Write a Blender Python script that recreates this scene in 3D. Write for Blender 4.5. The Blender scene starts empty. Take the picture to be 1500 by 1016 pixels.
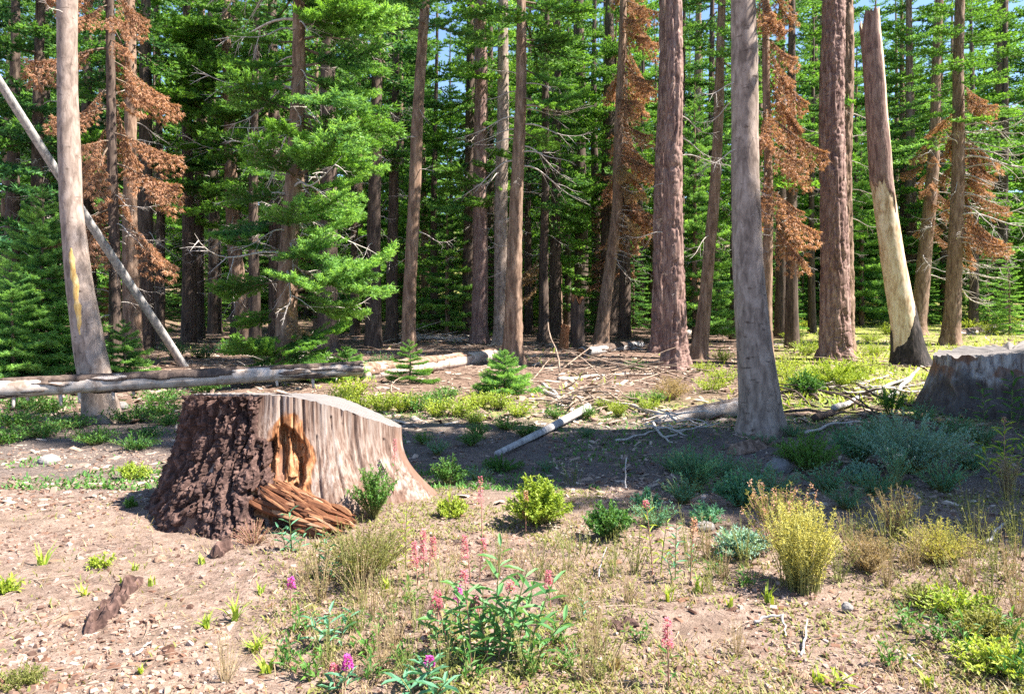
import bpy, math, random
import numpy as np
from mathutils import Vector, Matrix

# ------------------------------------------------------------------ camera, sky, sun, exposure
S = bpy.context.scene
COL = S.collection
F_PX, HOR, CX, EYE = 1100.0, 465.0, 750.0, 1.6      # focal length / horizon row measured on the photograph (1500 px wide)
cam_d = bpy.data.cameras.new('camera'); cam = bpy.data.objects.new('camera', cam_d); COL.objects.link(cam)
cam.location = (0, 0, EYE); cam.rotation_euler = (math.radians(90), 0, 0)
cam_d.sensor_width = 36; cam_d.lens = 36*F_PX/1500; cam_d.shift_y = -(508-HOR)/1500
cam_d.clip_start = 0.05; cam_d.clip_end = 2000
S.camera = cam

SUN_EL, SUN_AZ = 54.0, 98.0                           # degrees; azimuth clockwise from +Y
W = bpy.data.worlds.new('World'); S.world = W; W.use_nodes = True
wn = W.node_tree.nodes; wl = W.node_tree.links
sky = wn.new('ShaderNodeTexSky'); sky.sky_type = 'NISHITA'; sky.sun_disc = False
sky.sun_elevation = math.radians(SUN_EL); sky.sun_rotation = math.radians(SUN_AZ)
sky.altitude = 1500; sky.air_density = 1.0; sky.dust_density = 0.6; sky.ozone_density = 2.5
bg = wn['Background']; bg.inputs['Strength'].default_value = 0.085
wl.new(sky.outputs[0], bg.inputs['Color'])
sd = bpy.data.lights.new('sun', 'SUN'); sd.energy = 5.0; sd.angle = math.radians(0.5); sd.color = (1.0, 0.93, 0.82)
sun = bpy.data.objects.new('sun', sd); COL.objects.link(sun)
ce, se = math.cos(math.radians(SUN_EL)), math.sin(math.radians(SUN_EL))
sv = Vector((ce*math.sin(math.radians(SUN_AZ)), ce*math.cos(math.radians(SUN_AZ)), se))
sun.rotation_euler = sv.to_track_quat('Z', 'Y').to_euler(); sun.location = sv*60
S.view_settings.view_transform = 'Standard'; S.view_settings.look = 'None'
S.view_settings.exposure = 1.97; S.view_settings.gamma = 1.0; S.view_settings.use_curve_mapping = False
S.render.engine = 'CYCLES'
cy = S.cycles
cy.max_bounces = 5; cy.diffuse_bounces = 3; cy.glossy_bounces = 1; cy.transmission_bounces = 3; cy.transparent_max_bounces = 4
cy.use_denoising = False
cy.caustics_reflective = False; cy.caustics_refractive = False
cy.sample_clamp_indirect = 6

R = np.random.RandomState(7)
pi = math.pi

# ------------------------------------------------------------------ numpy helpers
def _hash(ix, iy, iz, seed):
    h = (ix*374761393 + iy*668265263 + iz*2147483647 + seed*974634777) & 0xFFFFFFFF
    h = ((h ^ (h >> 13))*1274126177) & 0xFFFFFFFF
    h = ((h ^ (h >> 16))*2246822519) & 0xFFFFFFFF
    return ((h ^ (h >> 15)) & 0xFFFFFF)/float(0xFFFFFF)

def vn(x, y, z=0.0, seed=0):
    x, y, z = np.broadcast_arrays(np.asarray(x, float), np.asarray(y, float), np.asarray(z, float))
    fx, fy, fz = np.floor(x), np.floor(y), np.floor(z)
    ix, iy, iz = fx.astype(np.int64), fy.astype(np.int64), fz.astype(np.int64)
    u, v, w = x-fx, y-fy, z-fz
    u = u*u*(3-2*u); v = v*v*(3-2*v); w = w*w*(3-2*w)
    H = lambda a, b, c: _hash(ix+a, iy+b, iz+c, seed)
    x00 = H(0,0,0)*(1-u)+H(1,0,0)*u; x10 = H(0,1,0)*(1-u)+H(1,1,0)*u
    x01 = H(0,0,1)*(1-u)+H(1,0,1)*u; x11 = H(0,1,1)*(1-u)+H(1,1,1)*u
    return (x00*(1-v)+x10*v)*(1-w)+(x01*(1-v)+x11*v)*w        # 0..1

def fbm(x, y, z=0.0, o=4, seed=0):
    a, t, n = 0.5, 0.0, 0.0
    x = np.asarray(x, float); y = np.asarray(y, float); z = np.asarray(z, float)
    for k in range(o):
        t = t + a*vn(x, y, z, seed+k); n += a; a *= 0.5
        x, y, z = x*2.03, y*2.03, z*2.03
    return t/n

def sstep(a, b, x):
    t = np.clip((np.asarray(x, float)-a)/(b-a), 0, 1); return t*t*(3-2*t)

def mesh(name, V, F, mats, mi=None, smooth=False, attrs=None):
    V = np.asarray(V, np.float32); F = np.asarray(F, np.int32)
    me = bpy.data.meshes.new(name)
    k = F.shape[1]
    me.vertices.add(len(V)); me.vertices.foreach_set('co', V.ravel())
    me.loops.add(F.size); me.loops.foreach_set('vertex_index', F.ravel())
    me.polygons.add(len(F)); me.polygons.foreach_set('loop_start', np.arange(0, F.size, k, dtype=np.int32))
    if mi is not None: me.polygons.foreach_set('material_index', np.asarray(mi, np.int32))
    me.polygons.foreach_set('use_smooth', np.full(len(F), smooth, bool))
    for n, a in (attrs or {}).items():
        at_ = me.attributes.new(n, 'FLOAT', 'POINT'); at_.data.foreach_set('value', np.asarray(a, np.float32))
    for m in (mats if isinstance(mats, (list, tuple)) else [mats]): me.materials.append(m)
    me.update(calc_edges=True)
    return me

def link(name, data, parent=None, loc=None, rot=None, scale=None):
    o = bpy.data.objects.new(name, data); COL.objects.link(o)
    if parent is not None: o.parent = parent
    if loc is not None: o.location = loc
    if rot is not None: o.rotation_euler = rot
    if scale is not None: o.scale = scale if hasattr(scale, '__len__') else (scale,)*3
    return o

def tag(o, label=None, cat=None, group=None, kind=None):
    if label: o['label'] = label
    if cat: o['category'] = cat
    if group: o['group'] = group
    if kind: o['kind'] = kind
    return o

def thing(name, label, cat, loc=(0, 0, 0), group=None, rotz=0.0):
    return tag(link(name, None, None, loc, (0, 0, rotz)), label, cat, group)

def copy_tree(o, parent=None):
    c = o.copy(); COL.objects.link(c); c.parent = parent
    for ch in o.children: copy_tree(ch, c)
    return c

class Geo:
    """gathers triangles with a material index and one float per vertex"""
    def __init__(s): s.V, s.F, s.M, s.A, s.n = [], [], [], [], 0
    def add(s, V, F, m=0, a=0.0):
        V = np.asarray(V, float); F = np.asarray(F, int)
        if F.shape[1] == 4: F = np.concatenate([F[:, [0, 1, 2]], F[:, [0, 2, 3]]])
        s.V.append(V); s.F.append(F+s.n); s.M.append(np.full(len(F), m))
        s.A.append(np.broadcast_to(np.asarray(a, float), (len(V),))); s.n += len(V)
    def arr(s): return np.concatenate(s.V), np.concatenate(s.F), np.concatenate(s.M), np.concatenate(s.A)
    def mesh(s, name, mats, smooth=False):
        V, F, M, A = s.arr(); return mesh(name, V, F, mats, M, smooth, {'tint': A})

def norm(v): return v/np.maximum(np.linalg.norm(v, axis=-1, keepdims=True), 1e-9)

def frames(d, up=(0, 0, 1)):
    d = norm(np.asarray(d, float)); up = np.broadcast_to(np.asarray(up, float), d.shape)
    y = np.cross(up, d); bad = np.linalg.norm(y, axis=-1) < 1e-4
    y[bad] = (0, 1, 0); y = norm(y); z = np.cross(d, y)
    return np.stack([d, y, z], axis=-1)              # (n,3,3) columns

def stamp(T, F, pos, fr, sc):
    """copies template T,F at every pos with frame fr and scale sc (n,3)"""
    sc = np.asarray(sc, float)
    if sc.ndim == 1: sc = np.repeat(sc[:, None], 3, 1)
    P = np.einsum('nij,nvj->nvi', fr, T[None]*sc[:, None, :])+pos[:, None, :]
    n, v = P.shape[:2]
    return P.reshape(-1, 3), (F[None]+(np.arange(n)*v)[:, None, None]).reshape(-1, F.shape[1])

def tube(P, r, sides=6, cap=True, disp=None):
    P = np.asarray(P, float); n = len(P); r = np.broadcast_to(np.asarray(r, float), (n,))
    T = norm(np.gradient(P, axis=0))
    ref = np.array([0, 0, 1.0]) if abs(T[:, 2]).mean() < 0.8 else np.array([0, 1.0, 0])
    a = norm(np.cross(np.broadcast_to(ref, T.shape), T)); b = np.cross(T, a)
    th = np.linspace(0, 2*pi, sides, endpoint=False)
    rr = r[:, None]*np.ones(sides)[None]
    if disp is not None: rr = rr+disp(th[None, :]+0*rr, np.arange(n)[:, None]+0*rr)
    V = P[:, None]+rr[..., None]*(np.cos(th)[None, :, None]*a[:, None]+np.sin(th)[None, :, None]*b[:, None])
    V = V.reshape(-1, 3)
    i = np.arange(n-1)[:, None]*sides; j = np.arange(sides)[None]; k = (j+1) % sides
    F = np.stack([i+j, i+k, i+sides+k, i+sides+j], -1).reshape(-1, 4)
    F = np.concatenate([F[:, [0, 1, 2]], F[:, [0, 2, 3]]])
    if cap:
        V = np.concatenate([V, P[[0, -1]]]); c0, c1 = n*sides, n*sides+1; j = np.arange(sides); k = (j+1) % sides
        F = np.concatenate([F, np.stack([0*j+c0, k, j], -1), np.stack([0*j+c1, (n-1)*sides+j, (n-1)*sides+k], -1)])
    return V, F

# ------------------------------------------------------------------ terrain and pixel -> ground
def hgt(x, y):
    x = np.asarray(x, float); y = np.asarray(y, float)
    z = 0.035*np.logaddexp(0, (y-10.5)/1.2)*1.2 + 0.11*np.logaddexp(0, (y-44)/5)*5
    z = z - 0.15*np.exp(-((x-1.3)/2.4)**2-((y-8.4)/1.3)**2)
    z = z + 0.06*np.exp(-((x-0.3)/3.0)**2-((y-6.3)/0.5)**2)*0.6
    z = z + 0.10*(fbm(x*0.35+5, y*0.35, 0, 3, 3)-0.5)*sstep(3.0, 9, y)
    z = z + 1.1*(fbm(x*0.05+5, y*0.05, 0, 2, 4)-0.5)*sstep(35, 70, y)
    return z

def at(px, py):
    """point of the ground seen at photograph pixel px,py"""
    ys = np.concatenate([np.linspace(2.2, 30, 900), np.linspace(30.1, 120, 500)])
    xs = (px-CX)/F_PX*ys
    e = HOR-F_PX*(hgt(xs, ys)-EYE)/ys
    i = int(np.argmax(e <= py)) if np.any(e <= py) else len(ys)-1
    y = ys[i]; x = xs[i]
    return np.array([x, y, float(hgt(x, y))])

def up(px, py, y): return np.array([(px-CX)/F_PX*y, y, EYE-(py-HOR)/F_PX*y])

# ------------------------------------------------------------------ materials
class NT:
    def __init__(s, name):
        s.m = bpy.data.materials.new(name); s.m.use_nodes = True
        s.t = s.m.node_tree; s.n = s.t.nodes; s.b = s.n['Principled BSDF']; s.out = s.n['Material Output']
        s.b.inputs['Roughness'].default_value = 0.9; s.b.inputs['Specular IOR Level'].default_value = 0.15
    def L(s, a, b): s.t.links.new(a, b)
    def new(s, k, **kw):
        nd = s.n.new(k)
        for a, v in kw.items(): setattr(nd, a, v)
        return nd
    def coord(s, scale=(1, 1, 1), src='Object'):
        c = s.new('ShaderNodeTexCoord'); m = s.new('ShaderNodeMapping'); m.inputs['Scale'].default_value = scale
        s.L(c.outputs[src], m.inputs[0]); return m.outputs[0]
    def noise(s, vec, scale=5, detail=5, rough=0.6, dist=0.0):
        n = s.new('ShaderNodeTexNoise'); s.L(vec, n.inputs['Vector'])
        n.inputs['Scale'].default_value = scale; n.inputs['Detail'].default_value = detail
        n.inputs['Roughness'].default_value = rough; n.inputs['Distortion'].default_value = dist
        return n.outputs['Fac']
    def voro(s, vec, scale=5, feat='F1'):
        n = s.new('ShaderNodeTexVoronoi', feature=feat); s.L(vec, n.inputs['Vector']); n.inputs['Scale'].default_value = scale
        return n
    def ramp(s, fac, stops):
        n = s.new('ShaderNodeValToRGB'); e = n.color_ramp.elements
        while len(e) < len(stops): e.new(0.5)
        for q, (p, c) in zip(e, stops): q.position = p; q.color = (*c, 1) if len(c) == 3 else c
        s.L(fac, n.inputs[0]); return n.outputs[0]
    def mix(s, fac, a, b, mode='MIX'):
        n = s.new('ShaderNodeMix', data_type='RGBA', blend_type=mode)
        for i, v in ((0, fac), (6, a), (7, b)):
            if hasattr(v, 'node'): s.L(v, n.inputs[i])
            elif i == 0: n.inputs[0].default_value = v
            else: n.inputs[i].default_value = (*v, 1)
        return n.outputs[2]
    def math(s, op, a, b=0.5):
        n = s.new('ShaderNodeMath', operation=op)
        for i, v in enumerate((a, b)):
            if hasattr(v, 'node'): s.L(v, n.inputs[i])
            else: n.inputs[i].default_value = v
        return n.outputs[0]
    def attr(s, name): return s.new('ShaderNodeAttribute', attribute_name=name).outputs['Fac']
    def rnd(s): return s.new('ShaderNodeObjectInfo').outputs['Random']
    def bump(s, h, strength=0.5, dist=0.02):
        n = s.new('ShaderNodeBump'); s.L(h, n.inputs['Height']); n.inputs['Strength'].default_value = strength
        n.inputs['Distance'].default_value = dist; s.L(n.outputs[0], s.b.inputs['Normal']); return n.outputs[0]
    def base(s, c):
        if hasattr(c, 'node'): s.L(c, s.b.inputs['Base Color'])
        else: s.b.inputs['Base Color'].default_value = (*c, 1)
    def translucent(s, col, amount):
        t = s.new('ShaderNodeBsdfTranslucent'); mx = s.new('ShaderNodeMixShader'); mx.inputs[0].default_value = amount
        if hasattr(col, 'node'): s.L(col, t.inputs['Color'])
        else: t.inputs['Color'].default_value = (*col, 1)
        s.L(s.b.outputs[0], mx.inputs[1]); s.L(t.outputs[0], mx.inputs[2]); s.L(mx.outputs[0], s.out.inputs['Surface'])

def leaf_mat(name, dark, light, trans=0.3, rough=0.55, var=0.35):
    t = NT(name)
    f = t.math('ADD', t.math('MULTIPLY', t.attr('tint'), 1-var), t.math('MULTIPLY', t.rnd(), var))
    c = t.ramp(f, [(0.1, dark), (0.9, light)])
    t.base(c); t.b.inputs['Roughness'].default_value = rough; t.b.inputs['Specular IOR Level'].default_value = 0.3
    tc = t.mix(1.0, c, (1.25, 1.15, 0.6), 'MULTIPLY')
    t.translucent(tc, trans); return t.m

def bark_mat(name, cols, s=9.0, sv=1.6, bump=0.7, dist=0.02, spots=None, tone=0.25):
    t = NT(name)
    v = t.coord((s, s, sv)); n1 = t.noise(v, 1.0, 4, 0.6, 0.5)
    fine = t.noise(t.coord((34, 34, 10)), 1.0, 2, 0.6)
    f = t.math('ADD', t.math('MULTIPLY', n1, 0.85), t.math('MULTIPLY', fine, 0.15))
    c = t.ramp(f, [(0.36, cols[0]), (0.5, cols[1]), (0.63, cols[2])])
    big = t.noise(t.coord((1.3, 1.3, 0.5)), 1.0, 3, 0.5)
    c = t.mix(t.math('MULTIPLY', big, tone*2), c, cols[3] if len(cols) > 3 else cols[1])
    if spots:
        sp = t.noise(t.coord((6, 6, 13)), 1.0, 4, 0.65)
        c = t.mix(t.ramp(sp, [(0.60, (0, 0, 0)), (0.70, (1, 1, 1))]), c, spots)
    t.base(c); t.bump(f, bump, dist); return t.m

M = {}
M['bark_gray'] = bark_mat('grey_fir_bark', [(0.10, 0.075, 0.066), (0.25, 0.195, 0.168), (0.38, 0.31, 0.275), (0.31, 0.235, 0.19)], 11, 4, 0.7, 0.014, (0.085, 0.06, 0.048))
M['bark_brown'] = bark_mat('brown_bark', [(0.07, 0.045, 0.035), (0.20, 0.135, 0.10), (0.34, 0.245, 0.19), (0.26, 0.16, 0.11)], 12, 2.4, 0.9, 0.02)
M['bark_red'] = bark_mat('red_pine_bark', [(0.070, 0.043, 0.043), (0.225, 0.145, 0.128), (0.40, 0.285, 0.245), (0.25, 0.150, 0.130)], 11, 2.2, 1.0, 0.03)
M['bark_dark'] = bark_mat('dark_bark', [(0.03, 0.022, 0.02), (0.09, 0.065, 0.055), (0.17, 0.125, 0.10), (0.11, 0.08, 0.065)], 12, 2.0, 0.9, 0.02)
M['bark_pale'] = bark_mat('pale_dead_bark', [(0.16, 0.15, 0.15), (0.34, 0.32, 0.31), (0.48, 0.45, 0.43), (0.36, 0.35, 0.36)], 16, 4, 0.5, 0.01)
M['deadwood'] = bark_mat('weathered_twig', [(0.24, 0.20, 0.18), (0.43, 0.385, 0.355), (0.60, 0.55, 0.51)], 20, 8, 0.4, 0.006)
M['stump_bark'] = bark_mat('thick_stump_bark', [(0.018, 0.012, 0.012), (0.068, 0.041, 0.036), (0.165, 0.104, 0.088), (0.09, 0.05, 0.040)], 18, 9, 1.0, .03)
M['charred'] = bark_mat('charred_wood', [(0.012, 0.011, 0.012), (0.035, 0.03, 0.03), (0.10, 0.08, 0.075)], 14, 3, 0.9, 0.02)
M['cream'] = bark_mat('peeled_cream_wood', [(0.30, 0.19, 0.11), (0.60, 0.48, 0.35), (0.72, 0.63, 0.51), (0.54, 0.38, 0.24)], 9, 2.6, 0.5, 0.012)
M['twig_brown'] = bark_mat('brown_fallen_twig', [(0.12, 0.08, 0.06), (0.27, 0.20, 0.155), (0.42, 0.34, 0.28)], 12, 6, .4, .006)
M['twig'] = bark_mat('green_branch_bark', [(0.06, 0.045, 0.035), (0.16, 0.12, 0.09), (0.26, 0.21, 0.17)], 20, 20, 0.3, 0.005)
M['orange_wood'] = bark_mat('rotten_orange_wood', [(0.07, 0.025, 0.012), (0.27, 0.115, 0.055), (0.45, 0.26, 0.15), (0.28, 0.11, 0.05)], 22, 22, 1.0, 0.02)
M['log_wood'] = bark_mat('silvered_log_wood', [(0.22, 0.17, 0.14), (0.46, 0.40, 0.36), (0.60, 0.54, 0.50), (0.45, 0.33, 0.25)], 7, 7, 0.5, 0.01)

M['needle_a'] = leaf_mat('fir_needles_green', (0.016, 0.095, 0.050), (0.195, 0.400, 0.055), 0.45)  # pale tips; bluish dark end puts skylit shade of inner foliage into the colour
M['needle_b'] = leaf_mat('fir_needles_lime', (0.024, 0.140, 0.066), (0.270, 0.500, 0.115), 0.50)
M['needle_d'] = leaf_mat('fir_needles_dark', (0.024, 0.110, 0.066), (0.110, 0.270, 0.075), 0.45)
M['needle_rust'] = leaf_mat('dead_rust_needles', (0.20, 0.095, 0.056), (0.56, 0.320, 0.200), 0.30)
M['needle_tan'] = leaf_mat('dead_tan_needles', (0.28, 0.17, 0.09), (0.50, 0.34, 0.19), 0.30)

def plant_mat(n, a, b, tr=0.35): M[n] = leaf_mat(n, a, b, tr)
plant_mat('leaf_lime', (0.21, 0.32, 0.04), (0.43, 0.51, 0.07))
plant_mat('leaf_green', (0.035, 0.13, 0.035), (0.14, 0.29, 0.05))
plant_mat('leaf_teal', (0.055, 0.20, 0.115), (0.18, 0.40, 0.24))
plant_mat('leaf_fire', (0.060, 0.20, 0.075), (0.20, 0.40, 0.14))
plant_mat('leaf_sage', (0.16, 0.32, 0.25), (0.36, 0.52, 0.44))
plant_mat('leaf_yellow', (0.38, 0.40, 0.09), (0.60, 0.56, 0.19))
plant_mat('leaf_dry', (0.27, 0.20, 0.10), (0.46, 0.37, 0.23))
plant_mat('leaf_olive', (0.12, 0.15, 0.035), (0.30, 0.30, 0.09))
plant_mat('petal_pink', (0.42, 0.09, 0.15), (0.66, 0.26, 0.33))
plant_mat('petal_magenta', (0.45, 0.03, 0.36), (0.62, 0.14, 0.52))
plant_mat('petal_peach', (0.46, 0.22, 0.14), (0.64, 0.42, 0.31))
plant_mat('petal_white', (0.66, 0.64, 0.56), (0.80, 0.78, 0.70))
plant_mat('stem_green', (0.12, 0.15, 0.04), (0.25, 0.24, 0.09), 0.1)
plant_mat('stem_pink', (0.30, 0.13, 0.10), (0.42, 0.24, 0.17), 0.1)

# ground
t = NT('forest_soil')
v = t.coord((1, 1, 1))
n1 = t.noise(v, 1.1, 6, 0.6); n2 = t.noise(v, 9, 6, 0.7); n3 = t.noise(v, 55, 4, 0.75)
soil = t.ramp(t.math('ADD', t.math('MULTIPLY', n2, 0.55), t.math('MULTIPLY', n3, 0.45)),
              [(0.38, (0.065, 0.042, 0.034)), (0.48, (0.205, 0.142, 0.114)), (0.60, (0.345, 0.258, 0.218)), (0.74, (0.45, 0.365, 0.315))])
soil = t.mix(t.ramp(n1, [(0.42, (0, 0, 0)), (0.66, (0.7, 0.7, 0.7))]), soil, (0.27, 0.20, 0.152))
soil = t.mix(t.ramp(t.noise(v, 3.3, 5, 0.65), [(0.52, (0, 0, 0)), (0.70, (0.75, 0.75, 0.75))]), soil, (0.125, 0.085, 0.066))
lit = t.ramp(t.math('ADD', t.math('MULTIPLY', n2, 0.5), t.math('MULTIPLY', n3, 0.5)),
             [(0.36, (0.05, 0.03, 0.024)), (0.5, (0.15, 0.098, 0.075)), (0.68, (0.34, 0.25, 0.20))])
grn = t.ramp(n2, [(0.3, (0.10, 0.12, 0.03)), (0.55, (0.28, 0.32, 0.07)), (0.75, (0.44, 0.42, 0.15))])
c = t.mix(t.attr('litter'), soil, lit)
gm = t.math('MULTIPLY', t.attr('green'), t.ramp(t.noise(v, 2.2, 4, 0.6), [(0.36, (0, 0, 0)), (0.56, (1, 1, 1))]))
c = t.mix(gm, c, grn); c = t.mix(t.math('MULTIPLY', t.attr('painted_shade'), .8), c, t.ramp(n3, [(.3, (.03, .029, .031)), (.55, (.105, .096, .094)), (.75, (.21, .195, .19))]))  # last mix paints the hollow's blue-grey shade over the soil
t.base(c); t.b.inputs['Roughness'].default_value = 0.95
t.bump(t.math('ADD', t.math('MULTIPLY', n2, 0.6), t.math('MULTIPLY', n3, 0.4)), 1.0, 0.05)
M['ground'] = t.m

def tint_mat(name, stops, rough=0.9):
    t = NT(name); n = t.noise(t.coord((30, 30, 30)), 1, 3, 0.6)
    f = t.math('ADD', t.attr('tint'), t.math('MULTIPLY', t.math('SUBTRACT', n, 0.5), 0.35))
    t.base(t.ramp(f, stops)); t.b.inputs['Roughness'].default_value = rough
    t.bump(n, 0.4, 0.01); return t.m
M['gravel'] = tint_mat('gravel_stone', [(0.0, (0.08, 0.045, 0.035)), (0.35, (0.23, 0.15, 0.115)), (0.75, (0.30, 0.215, 0.175)), (1.0, (0.37, 0.295, 0.255))])
M['chips'] = tint_mat('wood_chip', [(0.0, (0.06, 0.03, 0.022)), (0.5, (0.20, 0.11, 0.075)), (1.0, (0.36, 0.26, 0.20))])
M['pale_litter'] = tint_mat('pale_litter', [(0.0, (0.10, 0.06, 0.045)), (0.5, (0.28, 0.20, 0.155)), (1.0, (0.50, 0.41, 0.34))])
M['stone'] = tint_mat('grey_stone', [(0.0, (0.12, 0.11, 0.11)), (1.0, (0.30, 0.275, 0.26))])

# ------------------------------------------------------------------ ground sheet
def axis(a, b, step, lo, hi, g=1.06):
    m = list(np.arange(a, b, step)); s = step; x = m[-1]
    while x < hi: s *= g; x += s; m.append(x)
    s = step; x = m[0]; pre = []
    while x > lo: s *= g; x -= s; pre.append(x)
    return np.array(pre[::-1]+m)
gx = axis(-6, 6, 0.045, -260, 260, 1.07); gy = axis(2.6, 9.0, 0.033, -60, 420, 1.03)
X, Y = np.meshgrid(gx, gy)
near = sstep(30, 12, Y)*sstep(22, 9, np.abs(X))
Z = hgt(X, Y)+near*(0.05*(fbm(X*3.1, Y*3.1, 0, 5, 21)-0.5)+0.085*(fbm(X*1.2, Y*1.2, 0, 3, 22)-0.5)*sstep(2.5, 6, Y)
                    + 0.045*(np.abs(fbm(X*11, Y*11, 0, 3, 23)-0.5)))
V = np.stack([X, Y, Z], -1).reshape(-1, 3)
nx_, ny_ = len(gx), len(gy)
i = np.arange(ny_-1)[:, None]*nx_; j = np.arange(nx_-1)[None]
Fq = np.stack([i+j, i+j+1, i+nx_+j+1, i+nx_+j], -1).reshape(-1, 4)
litter = sstep(9.5, 14, Y+1.6*(fbm(X*0.5, Y*0.5, 0, 3, 31)-0.5))
px_ = CX+F_PX*X/np.maximum(Y, 1)
green = sstep(10, 15, Y)*sstep(1080, 1180, px_)+sstep(36, 44, Y)*0.9*np.clip(.12+np.exp(-((px_-660)/32.0)**2)+sstep(1050, 1150, px_), 0, 1)+np.exp(-((Y-12.3)/1.2)**2)*0.7*sstep(-6.5, -3.5, X)
green = np.clip(green, 0, 1)
painted_shade = sstep(6.3, 7.3, Y+1.0*(fbm(X*.8, Y*.8, 0, 3, 33)-.5)-.6*sstep(-2, -5, X))*sstep(12.3, 10.8, Y)*(.45+.55*fbm(X*2.5, Y*2.5, 0, 3, 34))  # greyer, darker soil where tree shade falls, deepening the hollow's shade by colour
ground = link('ground', mesh('ground', V, Fq, M['ground'], None, True, {'litter': litter.ravel(), 'green': green.ravel(), 'painted_shade': painted_shade.ravel()}))
tag(ground, kind='structure')

# ------------------------------------------------------------------ boughs, dead branches
def bough(L, n2, seed, nb=14, bl=0.075, bw=0.016, droop=0.25, tipup=0.12, spread=0.5, step=0.075, hang=0.0, sides=4, lift=0.35, bare=0.18):
    """one flat fir spray along +X; material 0 = twig, 1 = needles"""
    r = np.random.RandomState(seed); g = Geo()
    t = np.linspace(0, 1, 9)
    ax = np.stack([L*t*(1-0.06*t), 0.05*L*np.sin(t*3+seed), -droop*L*t**1.3+(droop*0.6+tipup)*L*t**3], -1)
    V, F = tube(ax, np.interp(t, [0, 1], [0.014*L+0.004, 0.003]), sides, False); g.add(V, F, 0, 0.5)
    tp, td, ta = [], [], []
    for k in range(n2):
        u = bare+(0.98-bare)*(k+r.uniform(-.3, .3))/n2; u = min(max(u, 0.02), 0.99); s = 1 if k % 2 else -1
        p = np.array([np.interp(u, t, ax[:, q]) for q in range(3)])
        ln = spread*L*(1-u)**0.75*(0.35+0.65*min(1, u*3.2))*r.uniform(0.7, 1.1)+0.07
        ang = math.radians(r.uniform(42, 66))
        d = np.array([math.cos(ang), s*math.sin(ang), r.uniform(-0.10, 0.12)-hang])
        m = max(2, int(ln/step)); w = np.linspace(0, 1, m+1)
        P = p+ln*w[:, None]*d+np.stack([0.12*ln*w**2, 0*w, -0.10*ln*w**2+0.14*ln*w**3-hang*0.5*ln*w**2], -1)
        V, F = tube(P[[0, m//2, m]] if m > 2 else P, [0.005*L+0.002, 0.004, 0.002][:3 if m > 2 else len(P)], 3, False); g.add(V, F, 0, 0.5)
        dd = norm(np.gradient(P, axis=0))
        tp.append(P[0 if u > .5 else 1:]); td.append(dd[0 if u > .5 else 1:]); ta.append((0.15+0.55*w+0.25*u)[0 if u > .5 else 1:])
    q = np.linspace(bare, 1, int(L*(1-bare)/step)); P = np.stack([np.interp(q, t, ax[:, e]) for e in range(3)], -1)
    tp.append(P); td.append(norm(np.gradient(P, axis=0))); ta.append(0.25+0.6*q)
    tp, td, ta = np.concatenate(tp), np.concatenate(td), np.concatenate(ta)
    n = len(tp)
    pos = np.repeat(tp, nb, 0)+r.normal(0, 0.018, (n*nb, 3)); dr = np.repeat(td, nb, 0)
    rv = r.normal(0, 1, (n*nb, 3)); rv[:, 2] = rv[:, 2]*0.55+lift
    dr = norm(dr*0.75+rv*0.75); ln = bl*r.uniform(0.6, 1.25, n*nb)
    side = norm(np.cross(dr, r.normal(0, 1, (n*nb, 3))))*bw*0.5
    a0, a1, a2 = pos-side, pos+side, pos+dr*ln[:, None]
    V = np.stack([a0, a1, a2], 1).reshape(-1, 3); F = np.arange(len(V)).reshape(-1, 3)
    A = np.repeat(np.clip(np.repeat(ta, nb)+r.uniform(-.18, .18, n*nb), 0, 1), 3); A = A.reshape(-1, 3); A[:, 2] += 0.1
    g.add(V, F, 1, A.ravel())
    return g

def dead_branch(L, seed, r0=0.016, n2=5, droop=0.5, curl=0.5):
    r = np.random.RandomState(seed); g = Geo(); t = np.linspace(0, 1, 10)
    ax = np.stack([L*t, 0.10*L*np.sin(t*r.uniform(2, 5)+r.uniform(0, 6))*t, -droop*L*t**1.6+curl*L*0.5*t**4+0.02*L*np.sin(t*9)], -1)
    V, F = tube(ax, np.interp(t, [0, 1], [r0, 0.003]), 5, False); g.add(V, F, 0, 0.5)
    for k in range(n2):
        u = r.uniform(0.25, 0.95); p = np.array([np.interp(u, t, ax[:, q]) for q in range(3)]); ln = L*(1.15-u)*r.uniform(0.3, 0.6)
        d = norm(np.array([r.uniform(.3, 1), r.choice([-1, 1])*r.uniform(.4, 1), r.uniform(-.9, .3)]))
        w = np.linspace(0, 1, 5)[:, None]; P = p+ln*w*d+ln*w**2*np.array([0.1, 0, -r.uniform(0, .5)])
        V, F = tube(P, np.linspace(r0*0.4, 0.002, 5), 4, False); g.add(V, F, 0, 0.5)
        for q in range(2):
            p2 = P[2+q]; P2 = p2+ln*0.45*np.linspace(0, 1, 4)[:, None]*norm(d+r.normal(0, .6, 3))
            V, F = tube(P2, np.linspace(0.004, 0.0015, 4), 3, False); g.add(V, F, 0, 0.5)
    return g

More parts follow.
